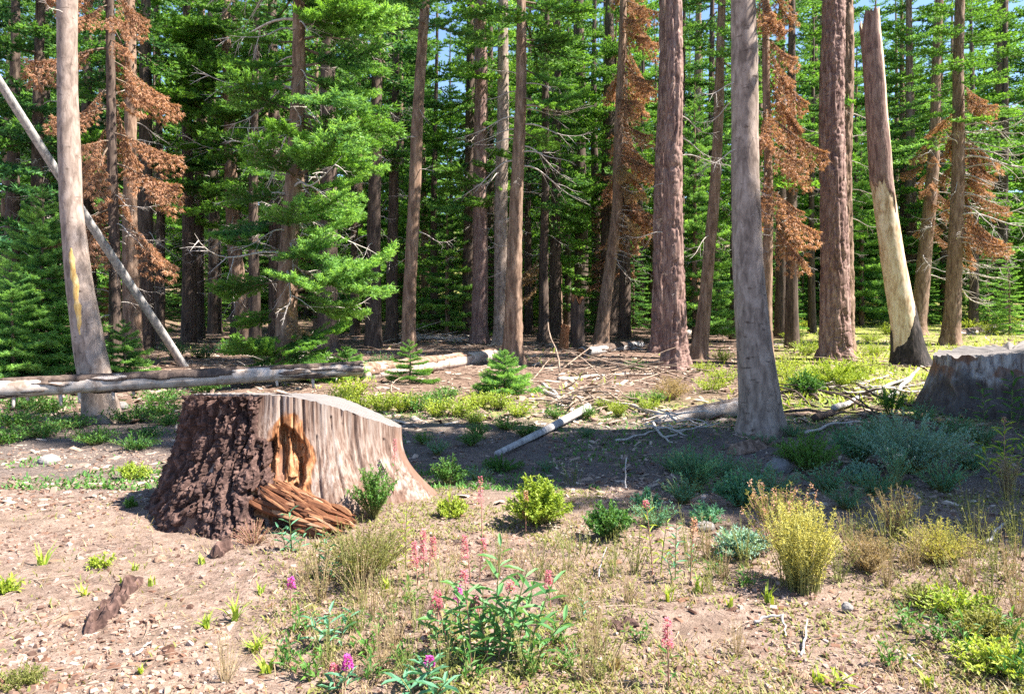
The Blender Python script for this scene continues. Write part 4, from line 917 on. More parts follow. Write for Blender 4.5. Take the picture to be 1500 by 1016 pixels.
bt = -.30+.27*sstep(0, .25, mask)+mask*(.110-.085*np.exp(-(fur/.12)**2)-.032*np.exp(-(fu2/.14)**2)+.055*(led-.5)+.05*(np.abs(fbm(arc*34, ZZ*30, 0, 3, 85)-.5)*2-.3)*-1+.06*(fbm(arc*3.5, ZZ*2.5, 0, 2, 87)-.5))-mask*split*.11
rbk = rad+.05*(fbm(arc*4, ZZ*.8, 0, 2, 42)-.5)+bt
Vb = np.stack([C0[0]+np.cos(TH)*rbk, C0[1]+np.sin(TH)*rbk, gz+ZZ*(1-.012*sstep(.9, 1, TT))], -1)
sel = np.where((np.degrees(th) > 95) & (np.degrees(th) < 305))[0]
link('bark', mesh('stump_bark', (Vb[:, sel]-off).reshape(-1, 3), grid_faces(NR, len(sel), False), M['stump_bark'], None, False), stump)
# top
rim = rwood[-1]; sc_ = np.linspace(1, 0.02, 26); top = []
for s in sc_:
    x, y = C0[0]+rim*s*np.cos(th), C0[1]+rim*s*np.sin(th); z = ztop(x, y)
    z = z*(1)+(zt_-ztop(C0[0]+rt*np.cos(th), C0[1]+rt*np.sin(th)))*s-.012*(fbm(x*9, y*9, 0, 3, 91)-.2)*(s < .97)+.004*(s < .97)
    top.append(np.stack([x, y, gz+z], -1))
link('cut_face', mesh('cut_face', (np.array(top)-off).reshape(-1, 3), grid_faces(26, NTH), M['cut_top'], None, True), stump)

# ------------------------------------------------------------------ the right hand stump
t = NT('old_grey_stump_wood')
g1 = t.noise(t.coord((12, 12, 1.6)), 1, 6, .65, .3); g3 = t.noise(t.coord((50, 50, 5)), 1, 3, .7)
f = t.math('ADD', t.math('MULTIPLY', g1, .75), t.math('MULTIPLY', g3, .25))
c = t.ramp(f, [(.36, (0.04, 0.03, 0.03)), (.46, (0.20, 0.16, 0.145)), (.55, (0.29, 0.265, 0.265)), (.66, (0.46, 0.435, 0.43))])
c = t.mix(t.attr('rot'), c, (0.17, 0.085, 0.052)); c = t.mix(t.math('MULTIPLY', t.attr('stain_shade'), .8), c, (0.045, 0.038, 0.038)); t.base(c); t.bump(f, .9, .03); M['old_stump'] = t.m
C1 = np.array([8.15, 12.3]); gz = float(hgt(*C1)); NTH, NR = 260, 90
th = np.linspace(0, 2*pi, NTH, endpoint=False); tt = np.linspace(0, 1, NR); TH, TT = np.meshgrid(th, tt)
rb = smooth_closed(pol([0, 60, 120, 180, 215, 250, 290, 330], [1.6, 1.3, 1.3, 1.55, 1.5, 1.45, 1.6, 1.6], th), 21); rt = smooth_closed(pol([0, 60, 120, 180, 215, 250, 290, 330], [1.2, 1., 1., 1.12, 1.05, 1.0, 1.1, 1.15], th), 21)
rad = rt+(rb-rt)*(1-TT)**1.6; arc = TH*1.2
ztp = 1.02+.10*np.cos(th)+.06*(vn(th*9, 0, 0, 5)-.5)+.05*(vn(th*22, 0, 0, 6)-.5)
ZZ = -.3*(1-TT)**6+TT*ztp
sl = arc+ZZ*.5
d = .10*(fbm(sl*5, ZZ*1.0, 0, 3, 95)-.5)+.05*(vn(sl*16, ZZ*2, 0, 96)-.5)-.10*sstep(.55, .35, TT+.3*(fbm(arc*3, ZZ*2, 0, 3, 99)-.5))*sstep(300, 250, np.degrees(TH))*sstep(170, 200, np.degrees(TH))
r1_ = rad+d; V = np.stack([np.cos(TH)*r1_, np.sin(TH)*r1_, ZZ], -1); dg = np.degrees(TH)
stain_shade = np.clip(sstep(.78, .52, TT+.7*(fbm(sl*5, ZZ*3, 0, 3, 97)-.5)), 0, 1); rot = sstep(.64, .70, fbm(sl*3.5, ZZ*3, 0, 3, 103))*(1-stain_shade)*.9  # dark lower half: charring, spread wider to stand in for shade
s2 = thing('old_tree_stump', 'old grey splintered stump with a blackened hollow side at the right edge', 'stump', (C1[0], C1[1], gz))
link('wood', mesh('old_stump_wood', V.reshape(-1, 3), grid_faces(NR, NTH), M['old_stump'], None, True, {'rot': rot.ravel(), 'stain_shade': stain_shade.ravel()}), s2)
top = [np.stack([np.cos(th)*r1_[-1]*s, np.sin(th)*r1_[-1]*s, ztp*s+(1.0+.10*np.cos(th)*s)*(1-s)-.06*(fbm(np.cos(th)*s*6, np.sin(th)*s*6, 0, 3, 98)-.3)*(s < .95)], -1) for s in np.linspace(1, .02, 16)]
link('weathered_top', mesh('weathered_top', np.array(top).reshape(-1, 3), grid_faces(16, NTH), M['cut_top'], None, True), s2)

# ------------------------------------------------------------------ plants
LEAF_V = np.array([[0, 0, 0], [.35, .5, .05], [.35, -.5, .05], [.42, 0, -.02], [.75, .33, .03], [.75, -.33, .03], [1, 0, -.10]], float)
LEAF_F = np.array([[0, 3, 1], [0, 2, 3], [3, 4, 1], [2, 5, 3], [3, 6, 4], [3, 5, 6]])
L2_V = np.array([[0, 0, 0], [.5, .5, .1], [1, 0, 0], [.5, -.5, .1]], float); L2_F = np.array([[0, 1, 2], [0, 2, 3]])
BL_V = np.array([[0, .5, 0], [0, -.5, 0], [.5, -.4, .12], [.5, .4, .12], [1, 0, 0]], float); BL_F = np.array([[0, 1, 2], [0, 2, 3], [3, 2, 4]])

def leaves(g, pos, dirs, ln, wd, r, T=L2_V, F=L2_F, m=0, tint=(0, 1), upv=None):
    n = len(pos); fr = frames(dirs, upv if upv is not None else (0, 0, 1)); ln = np.broadcast_to(ln, (n,)); wd = np.broadcast_to(wd, (n,))
    V, Fo = stamp(T, F, pos, fr, np.stack([ln, wd, ln], -1)); g.add(V, Fo, m, np.repeat(r.uniform(*tint, n), len(T)))

def arcs(n, h, spread, r, upright=1.0, base=.03, droop=.15, pts=5):
    """n stems from a common foot: array (n, pts, 3)"""
    a = r.uniform(0, 2*pi, n); s = np.sqrt(r.uniform(0, 1, n))*spread; H = h*r.uniform(.6, 1.05, n)*(1-.35*(s/spread)**2*(2-upright))
    w = np.linspace(0, 1, pts)[None, :, None]
    tip = np.stack([np.cos(a)*s, np.sin(a)*s, H], -1)[:, None]; b = np.stack([np.cos(a)*base*r.uniform(0, 1, n), np.sin(a)*base*r.uniform(0, 1, n), 0*a-.02], -1)[:, None]
    P = b+(tip-b)*w; P[..., :2] += (tip-b)[..., :2]*(w[..., 0]*(w[..., 0]-1)*droop*3)[..., None]*1.0
    return P
def stems_geo(P, r0):
    g = Geo()
    for q in P:
        V, F = tube(q, np.linspace(r0, r0*.4, len(q)), 3, False); g.add(V, F, 0, .5)
    return g
def interp(P, u):
    n, k = P.shape[:2]; x = u*(k-1); i = np.minimum(x.astype(int), k-2); f = (x-i)[:, None]; a = np.arange(n) if len(u) == n else None
    return P[a, i]*(1-f)+P[a, i+1]*f, norm(P[a, i+1]-P[a, i])

def bush(label, px, py, w, h, leaf, seed, n=60, per=14, ll=.026, lw=.010, stem='stem_green', u0=.35, upright=.6, flowers=None, cat='bush', name='low_bush', group=None, proto=None, tint=(0, 1), base=.05):
    p = at(px, py) if px is not None else np.zeros(3)
    if proto is not None:
        o = copy_tree(proto); o.location = tuple(p); o.rotation_euler = (0, 0, seed*1.3); return o
    r = np.random.RandomState(seed); sc = p[1]/F_PX if px is not None else 1
    W, H = w*sc/2, h*sc; P = arcs(n, H, W, r, upright, base*W+.01)
    root = thing(name, label, cat, tuple(p), group)
    link('stems', stems_geo(P, .003).mesh('stems', [M[stem]]), root)
    per = int(per*1.8); ll *= 1.15; lw *= .85 if leaf in ('leaf_dry', 'leaf_yellow', 'leaf_olive') else 1.25
    Q = np.repeat(P, per, 0); u = u0+(1-u0)*r.uniform(0, 1, len(Q))**.7; pos, d = interp(Q, u)
    rv = r.normal(0, 1, pos.shape); rv[:, 2] += .3; g = Geo()
    leaves(g, pos, d*.5+rv*.7, ll*r.uniform(.6, 1.3, len(pos)), lw*r.uniform(.7, 1.2, len(pos)), r, tint=tint)
    link('leaves', g.mesh('leaves', [M[leaf]]), root)
    if flowers:
        mat, nf, size, each = flowers; g = Geo(); idx = r.choice(len(P), min(nf, len(P)), False); tip = P[idx, -1]
        pos = np.repeat(tip, each, 0)+r.normal(0, size, (len(idx)*each, 3))*np.array([.5, .5, 1.2]); leaves(g, pos, r.normal(0, 1, pos.shape)+np.array([0, 0, .5]), size*1.1, size*.8, r)
        link('flowers', g.mesh('flowers', [M[mat]]), root)
    return root
bush('round bright lime bush glowing at the edge of the shade', 787, 768, 104, 72, 'leaf_lime', 1, 110, 26, .030, .012, upright=.2)
bush('small lime bush left of the round bright lime bush', 662, 760, 52, 38, 'leaf_lime', 2, 60, 18, .022, .009, upright=.2)
bush('pale green bush in the shade right of the cut stump', 658, 710, 64, 42, 'leaf_green', 3, 60, 20, .026, .010)
bush('dark green bush in the shade right of the round lime bush', 893, 790, 82, 56, 'leaf_green', 4, 80, 22, .026, .010)
bush('little blue green bush right of the dark green bush', 946, 752, 46, 36, 'leaf_teal', 5, 40, 20, .03, .011)
bush('low green bush below the shaded pole', 735, 690, 70, 22, 'leaf_green', 6, 40, 18, .03, .011)
bush('wispy blue green bush left of the grey stone', 1020, 720, 92, 68, 'leaf_teal', 7, 120, 16, .030, .006, upright=1.3)
bush('leafy green bush in front of the wispy blue green bush', 1085, 745, 84, 56, 'leaf_teal', 8, 80, 22, .03, .012)
bush('yellow green bush by the foot of the large grey fir', 1182, 690, 100, 60, 'leaf_green', 9, 110, 22, .030, .010, tint=(.4, 1))
bush('wide grey green sage spread before the right hand stump', 1335, 695, 190, 92, 'leaf_sage', 10, 220, 20, .036, .008, upright=1.0)
bush('green feathery bush left of the wide sage', 1255, 680, 90, 60, 'leaf_teal', 11, 110, 18, .032, .009, upright=1.0)
bush('small silvery sage in front of the wide sage', 1262, 706, 52, 34, 'leaf_sage', 12, 60, 18, .028, .008)
bush('tall yellow broom bush with stiff upright stems', 1172, 862, 122, 118, 'leaf_yellow', 13, 210, 26, .020, .006, upright=1.8, u0=.15, base=.45, tint=(.3, 1))
bush('peach flowered herb rising behind the yellow broom bush', 1140, 800, 120, 92, 'leaf_olive', 14, 70, 14, .028, .008, stem='stem_pink', upright=1.6, flowers=('petal_peach', 30, .013, 14), base=.4)
bush('dry spreading bush right of the yellow broom bush', 1272, 838, 84, 62, 'leaf_dry', 15, 110, 14, .018, .005, upright=.5, stem='leaf_dry')
bush('wide dry yellow bush on the right', 1375, 828, 130, 70, 'leaf_yellow', 16, 150, 14, .02, .005, upright=.6, stem='leaf_dry')
bush('dry tan herb behind the wide dry yellow bush', 1312, 790, 84, 80, 'leaf_dry', 17, 70, 12, .02, .006, upright=1.4, stem='leaf_dry')
bush('brown seeded herb at the right edge of the shade', 1150 + 325, 730, 40, 70, 'leaf_dry', 18, 40, 12, .02, .007, upright=1.4, stem='leaf_dry')
bush('silvery leaved mat left of the yellow broom bush', 1085, 815, 90, 42, 'leaf_sage', 19, 80, 16, .03, .012, tint=(.3, 1))
bush('dull dark bush hugging the soil in front of the wispy bush', 1035, 770, 60, 34, 'leaf_teal', 20, 40, 14, .03, .01)
bush('green tangle growing against the right foot of the cut stump', 548, 760, 80, 80, 'leaf_green', 21, 90, 16, .028, .009, upright=1.0, tint=(.3, 1))
bush('olive dry tangle in front of the orange slab', 535, 850, 150, 90, 'leaf_olive', 22, 170, 14, .020, .006, upright=.8, stem='leaf_dry')
bush('brown wiry herb at the dark foot of the cut stump', 372, 800, 70, 40, 'leaf_dry', 23, 60, 6, .016, .005, stem='stem_pink')
bush('broad low greenery on the soil at the right', 1400, 905, 120, 46, 'leaf_lime', 24, 80, 8, .024, .011, upright=.4)
bush('green mat of leaves in the lower right corner', 1462, 985, 140, 46, 'leaf_lime', 25, 90, 9, .022, .010, upright=.4)
bush('olive mat above the lower right corner', 1440, 935, 100, 44, 'leaf_olive', 26, 90, 14, .022, .010, upright=.4)
bush('sparse olive herb left of the lower right mat', 1345, 885, 70, 30, 'leaf_olive', 27, 50, 10, .02, .008, upright=.4)
bush('grey tuft of herbs in the lower left corner', 28, 1010, 80, 30, 'leaf_olive', 28, 50, 14, .016, .006)
bush('yellow green cluster on the left edge of the bare soil', 10, 872, 44, 30, 'leaf_lime', 29, 24, 8, .03, .012)
bush('leafy bright patch on the shade edge left of the stump', 195, 702, 60, 24, 'leaf_lime', 30, 40, 12, .03, .012)
bush('small bright patch beside the shadow of the stump', 190, 747, 20, 20, 'leaf_green', 31, 20, 10, .024, .010)
bush('pale broad seedling patch on the bare soil', 148, 833, 46, 22, 'leaf_lime', 32, 24, 8, .024, .010)
bush('pale bush in sun before the plated pine', 1225, 570, 100, 44, 'leaf_lime', 33, 120, 22, .05, .02, upright=.6)
bush('green bush below the plated pine', 1178, 582, 60, 40, 'leaf_green', 34, 70, 20, .05, .02)
bush('dark leafy herb before the blackened stump hollow', 1305, 612, 50, 48, 'leaf_green', 35, 40, 18, .05, .012, upright=1.2)
bush('dry straw mound at the foot of the twin pines', 985, 585, 64, 38, 'leaf_dry', 36, 110, 10, .05, .01, upright=.3, stem='leaf_dry')
bush('white headed herb beside the wide sage', 1312, 720, 50, 70, 'leaf_teal', 37, 30, 8, .03, .006, upright=1.6, flowers=('petal_white', 26, .009, 8))
bush('sparse white seed heads below the round lime bush', 842, 812, 90, 46, 'leaf_olive', 38, 26, 5, .016, .005, upright=1.4, flowers=('petal_white', 22, .007, 9), base=.8)
bush('second white headed herb in the shade by the twig', 838, 712, 40, 40, 'leaf_green', 39, 18, 5, .02, .006, upright=1.4, flowers=('petal_white', 14, .008, 8), base=.5)

# herbs in the sunny strip behind the stump: copies of four, one group each
pr = []
for k, (lf, w, h, lab, grp) in enumerate([('leaf_lime', .75, .42, 'sunlit yellow green herb clump in the strip behind the cut stump', 'yellow green herbs behind the stump'),
                                         ('leaf_green', .7, .36, 'deep green herb clump in the strip behind the cut stump', 'deep green herbs behind the stump'),
                                         ('leaf_yellow', .6, .40, 'straw yellow herb clump in the strip behind the cut stump', 'straw yellow herbs behind the stump')]):
    pr.append(bush(lab, None, None, 0, 0, lf, 60+k, group=grp, name='herb_clump', cat='herb clump') if False else None)
def herb_proto(lf, w, h, lab, grp, seed, n=60, per=12, ll=.055, lw=.024):
    r = np.random.RandomState(seed); P = arcs(n, h, w/2, r, 1.0, .1*w); root = thing('herb_clump', lab, 'herb clump', (0, 0, 0), grp)
    link('stems', stems_geo(P, .004 if n > 40 else .0022).mesh('stems', [M['leaf_dry' if lf == 'leaf_dry' else 'stem_green']]), root); Q = np.repeat(P, per, 0); pos, d = interp(Q, .25+.75*r.uniform(0, 1, len(Q)))
    g = Geo(); rv = r.normal(0, 1, pos.shape); rv[:, 2] += .3; leaves(g, pos, d*.5+rv*.7, ll*r.uniform(.6, 1.3, len(pos)), lw, r); link('leaves', g.mesh('leaves', [M[lf]]), root); return root
def herd(lf, w, h, lab, grp, seed, spots, **kw):
    p0 = herb_proto(lf, w, h, lab, grp, seed, **kw)
    for k, (px, py, s) in enumerate(spots):
        o = p0 if k == 0 else copy_tree(p0); o.location = tuple(at(px, py)); o.rotation_euler = (0, 0, k*2.1); o.scale = (s, s, s*R.uniform(.8, 1.2))
herd('leaf_lime', .75, .42, 'sunlit yellow green herb clump in the strip behind the cut stump', 'yellow green herbs behind the stump', 60,
     [(500, 600, .9), (528, 604, 1), (560, 606, 1.1), (590, 604, .9), (675, 612, 1), (700, 600, 1), (640, 612, .8), (730, 600, .9), (515, 590, 1.2), (760, 612, .8), (695, 622, .6), (905, 610, .6), (950, 604, .7), (885, 600, .6)])
herd('leaf_green', .7, .36, 'deep green herb clump in the strip behind the cut stump', 'deep green herbs behind the stump', 61,
     [(612, 604, 1), (640, 596, 1), (655, 585, .9), (700, 640, .6), (740, 630, .7), (770, 640, .7), (690, 652, .6), (812, 612, .6), (860, 612, .6), (930, 590, .7), (620, 650, .5), (960, 590, .7)])
herd('leaf_green', .9, .28, 'dark leafy herb patch in the shade under the long silvered log', 'shaded herbs under the long log', 62,
     [(20, 625, 1.2), (60, 640, 1), (105, 628, 1), (30, 600, 1.2), (70, 605, 1.2), (195, 620, 1), (230, 610, 1), (250, 625, .8), (140, 650, .8), (200, 660, .7), (10, 650, .9), (240, 590, 1.2), (300, 575, 1.2), (215, 640, .6)])
herd('leaf_lime', 1.0, .40, 'pale sunlit meadow herb clump right of the large grey fir', 'meadow herbs on the right', 63,
     [(1160, 560, 1), (1195, 566, 1), (1250, 560, 1), (1270, 545, 1), (1150, 545, 1.1), (1280, 520, 1.1), (1275, 500, 1.2), (1180, 520, 1.2), (1300, 490, 1.3), (1420, 480, 1.3), (1450, 488, 1.3), (1480, 480, 1.4), (1380, 470, 1.4),
      (1270, 470, 1.5), (1290, 455, 1.6), (1060, 560, 1), (1040, 575, .9), (1140, 575, .9), (1030, 545, .8), (1330, 470, 1.4), (1060, 530, 1), (1160, 500, 1.2), (1175, 480, 1.4)])
herd('needle_d', 1.0, .45, 'dark green low shrub on the forest floor among the trunks', 'dark shrubs among the trunks', 64,
     [(640, 470, 1.6), (665, 462, 1.8), (1085, 500, 1), (340, 520, 1.2), (300, 525, 1.3), (255, 525, 1.2), (380, 530, 1.2), (740, 500, .8), (930, 545, .7), (1110, 520, .9), (1430, 450, 1.6), (1480, 440, 1.8), (40, 540, 1.4), (560, 545, 1)])

herd('leaf_teal', .6, .30, 'blue green herb tuft in the dark hollow of the clearing', 'blue green herbs in the hollow', 65,
     [(640, 665, .7), (700, 705, .6), (985, 690, .9), (1000, 735, .8), (960, 775, .7), (1060, 700, 1), (1110, 710, .9), (1140, 725, .9), (1210, 720, 1), (1240, 745, .8), (1285, 730, .8), (1380, 720, 1), (1420, 690, 1), (1440, 650, 1), (1400, 640, 1), (1160, 640, .7), (1120, 655, .7), (860, 640, .6), (800, 690, .5), (1290, 640, 1), (1350, 620, 1)], n=60, per=14, ll=.035, lw=.011)
herd('leaf_dry', .34, .30, 'thin straw coloured weed on the sunny soil', 'straw coloured weeds on the sunny soil', 66,
     [(445, 860, .8), (470, 880, 1), (550, 910, .9), (580, 950, 1), (560, 985, .8), (640, 900, .8), (760, 850, .8), (830, 880, .8), (870, 960, 1), (860, 1000, .9), (920, 880, .7), (1035, 820, .9), (1060, 850, .8), (1240, 800, 1), (1300, 860, .8), (1340, 840, 1), (1440, 790, 1), (1480, 850, 1), (1420, 860, 1), (1490, 905, 1), (330, 1005, .8), (530, 880, 1), (740, 815, .6), (1080, 960, .6)], n=26, per=7, ll=.016, lw=.005)
herd('leaf_green', .22, .14, 'small fresh leafy sprout among the dry weeds', 'leafy sprouts among the dry weeds', 67,
     [(440, 930, 1.1), (515, 930, 1), (540, 960, 1.2), (600, 890, 1), (590, 985, 1), (570, 920, .9), (815, 950, .9), (835, 985, 1), (940, 940, .8), (690, 1000, 1.2), (780, 1000, 1), (1050, 845, 1), (1090, 860, 1), (1330, 920, 1.1), (1370, 940, 1.2), (1410, 960, 1.2), (1480, 940, 1.2), (1490, 1000, 1.2), (1300, 980, .9), (420, 985, 1), (455, 1000, 1.1), (545, 1000, 1)], n=9, per=5, ll=.05, lw=.013)

herd('leaf_olive', .30, .36, 'wispy olive weed standing in the dry grass', 'wispy olive weeds in the dry grass', 68,
     [(460, 850, 1), (510, 870, 1.1), (560, 860, 1), (575, 900, .9), (610, 930, 1), (530, 930, .8), (480, 980, .8), (650, 880, 1), (730, 850, 1), (790, 850, .9), (830, 840, .8), (900, 850, .9), (930, 840, 1), (1010, 830, 1), (1040, 870, .7), (1090, 830, 1.1),
      (1230, 850, 1), (1250, 820, 1.1), (1300, 820, 1.2), (1340, 810, 1.2), (1400, 830, 1.1), (1430, 820, 1.2), (1460, 840, 1), (1490, 820, 1.1), (1480, 780, 1.2), (1420, 780, 1), (1390, 880, .9), (1450, 890, 1), (1270, 790, 1), (850, 910, .7), (880, 1000, .8), (770, 1000, .8), (600, 1005, .8), (650, 1000, .8)], n=18, per=11, ll=.020, lw=.006)

# leafy fireweeds: stems with single leaves as parts
leaf_me = {k: mesh('leaf', LEAF_V, LEAF_F, M[k], None, False, {'tint': np.array([.2, .5, .5, .3, .7, .7, .9])}) for k in ('leaf_teal', 'leaf_green', 'leaf_lime', 'leaf_fire')}
def spike_geo(z0, z1, r, n, size):
    g = Geo(); w = r.uniform(0, 1, n); a = r.uniform(0, 6.28, n); q = size*(1.5-w); pos = np.stack([np.cos(a)*q, np.sin(a)*q, z0+(z1-z0)*w], -1)
    leaves(g, pos, np.stack([np.cos(a), np.sin(a), r.uniform(-.2, .8, n)], -1), size*1.4, size*.9, r); return g
def fireweed(label, px, py, stems, leaf, seed, cat='wildflower', name='fireweed', single=True):
    """stems: (dx px, height px, lean, leaves, leaf length m, spike fraction, petal colour)"""
    r = np.random.RandomState(seed); b = at(px, py); sc = b[1]/F_PX; root = thing(name, label, cat, tuple(b))
    for dx, hp, lean, nl, ll, sp, pc in stems:
        H = hp*sc; w = np.linspace(0, 1, 7); dy = r.uniform(-.06, .06)
        P = np.stack([dx*sc+lean*sc*w**1.4, dy+r.uniform(-.05, .05)*w**2, H*w-.02], -1)
        V, F = tube(P, np.linspace(.0045, .002, 7), 5, False); st = link('stem', mesh('stem', V, F, M['stem_pink' if sp else 'stem_green'], None, False, {'tint': np.full(len(V), .5)}), root)
        g = Geo()
        for k in range(nl):
            u = .1+(.9-sp)*(k+.5)/nl; p = [np.interp(u, w, P[:, q]) for q in range(3)]; a = k*2.4+seed
            L = ll*r.uniform(.75, 1.15)*(1.1-.5*abs(u-.4)); W_ = L*.2
            if single: link('leaf', leaf_me[leaf], st, p, (r.uniform(-.3, .3), -r.uniform(.15, .75), a), (L, W_, L))
            else: leaves(g, np.array([p]), np.array([[math.cos(a), math.sin(a), r.uniform(.2, .8)]]), L, W_, r, LEAF_V, LEAF_F)
        if not single and nl: link('leaves', g.mesh('leaves', [M[leaf]]), st)
        if sp:
            s = spike_geo(0, H*sp, r, int(40+260*sp), .011); o = link('flower_spike', s.mesh('flower_spike', [M[pc]]), st, tuple(P[-1]-np.array([0, 0, H*sp*.85])))
    return root
PK, MG = 'petal_pink', 'petal_magenta'
fireweed('big leafy fireweed clump at the bottom centre with fading pink tips', 722, 968,
    [(-60, 95, -25, 12, .13, .18, PK), (-45, 120, -10, 14, .13, 0, PK), (-30, 140, -12, 15, .13, .15, PK), (-15, 110, 0, 13, .14, 0, PK), (0, 175, 12, 17, .13, 0, PK), (8, 120, 18, 14, .14, .12, PK),
     (20, 150, 30, 15, .13, 0, PK), (34, 120, 26, 13, .14, 0, PK), (48, 128, 40, 14, .13, 0, PK), (-70, 70, -30, 9, .12, 0, PK), (60, 80, 45, 9, .12, 0, PK), (-6, 95, -20, 11, .13, .2, PK), (28, 85, 5, 11, .13, 0, PK)], 'leaf_fire', 1)
fireweed('leafy green stem in front of the dark bark of the stump', 428, 812, [(0, 68, -2, 16, .10, 0, PK), (-8, 45, -10, 9, .09, 0, PK), (10, 40, 10, 8, .08, 0, PK)], 'leaf_teal', 2, 'plant', 'leafy_plant')
fireweed('bluish leafy stem right of the orange slab foot', 478, 850, [(0, 72, -3, 15, .09, 0, PK), (6, 40, 12, 8, .08, 0, PK)], 'leaf_teal', 3, 'plant', 'leafy_plant')
fireweed('tall yellow green stem left of the pink tufts', 592, 840, [(0, 95, 2, 18, .075, 0, PK), (-12, 60, -10, 10, .07, 0, PK)], 'leaf_lime', 4, 'plant', 'leafy_plant')
fireweed('leafy blue green sprays in the lower left centre', 470, 945, [(0, 50, -14, 9, .10, 0, PK), (14, 62, 4, 10, .10, 0, PK), (24, 45, 18, 8, .10, 0, PK)], 'leaf_teal', 5, 'plant', 'leafy_plant')
fireweed('leafy rosette with one magenta flower at the lower edge', 622, 1012, [(0, 50, 6, 14, .12, .25, MG), (-14, 34, -18, 8, .12, 0, PK), (14, 34, 22, 8, .12, 0, PK)], 'leaf_teal', 6)
fireweed('fireweed with a bright magenta tip on bare soil', 430, 905, [(0, 62, -2, 6, .06, .28, MG)], 'leaf_olive' if False else 'leaf_green', 7)
fireweed('tall pink fireweed spike at the edge of the shade', 706, 800, [(0, 95, -3, 4, .05, .48, PK)], 'leaf_green', 8)
fireweed('pink fireweed spike against the right side of the stump', 578, 735, [(0, 92, 2, 6, .06, .35, PK)], 'leaf_green', 9)
fireweed('dense pink fireweed tuft right of the olive tangle', 620, 855, [(0, 78, 0, 4, .05, .6, PK), (6, 62, 6, 3, .05, .55, PK), (-6, 66, -5, 3, .05, .55, PK)], 'leaf_green', 10)
fireweed('faded pink fireweed pair left of the tall stalk', 690, 850, [(0, 70, -8, 4, .06, .5, PK), (12, 58, 6, 4, .06, .5, PK)], 'leaf_green', 11)
fireweed('pink fireweed alone on the soil right of the big clump', 806, 890, [(0, 55, -3, 3, .05, .5, PK)], 'leaf_green', 12)
fireweed('pink fireweed with a long stalk at the bottom right of centre', 982, 1012, [(0, 105, -4, 7, .06, .42, PK)], 'leaf_green', 13)
fireweed('purple flowered fireweed near the lower edge left of centre', 505, 1014, [(0, 50, 2, 8, .08, .4, MG), (-14, 38, -4, 6, .08, .35, PK)], 'leaf_teal', 14)
fireweed('magenta and pink fireweed beside the big leafy clump', 665, 945, [(0, 86, 6, 5, .07, .25, MG), (-22, 80, -2, 4, .07, .35, PK)], 'leaf_teal', 15)
fireweed('pinkish dry flower stalk in front of the round lime bush', 770, 775, [(0, 55, 0, 3, .04, .7, 'petal_peach')], 'leaf_green', 16)
fireweed('yellowing fireweed beside the pale stalk left of the broom bush', 955, 840, [(0, 110, -10, 16, .08, .08, PK), (14, 80, 8, 10, .07, 0, PK)], 'leaf_lime', 17)
fireweed('green leafed stem with dry yellow top right of the yellowing fireweed', 990, 850, [(0, 90, 2, 14, .07, 0, PK), (18, 96, 4, 8, .05, .3, 'petal_peach'), (-8, 50, -8, 8, .07, 0, PK)], 'leaf_teal', 18)
fireweed('small leafy stem standing alone on the soil', 852, 908, [(0, 34, 2, 10, .06, 0, PK)], 'leaf_teal', 19, 'plant', 'leafy_plant')
fireweed('tall willow leaved plant with a red tip at the right edge', 1472, 715, [(0, 105, 4, 22, .14, .06, 'petal_peach'), (-16, 70, -18, 12, .13, 0, PK), (16, 76, 20, 12, .13, 0, PK), (4, 60, 10, 10, .13, 0, PK)], 'leaf_lime', 20, 'plant', 'leafy_plant')
fireweed('feathery green plant before the right hand stump', 1478, 625, [(0, 80, 2, 20, .2, 0, PK), (-34, 62, -6, 14, .18, 0, PK), (10, 50, 14, 12, .18, 0, PK)], 'leaf_green', 21, 'plant', 'leafy_plant')
fireweed('leafy sprig in the bottom right soil', 1218, 1010, [(0, 30, -2, 8, .07, 0, PK), (10, 24, 14, 6, .08, 0, PK)], 'leaf_lime', 22, 'plant', 'leafy_plant')

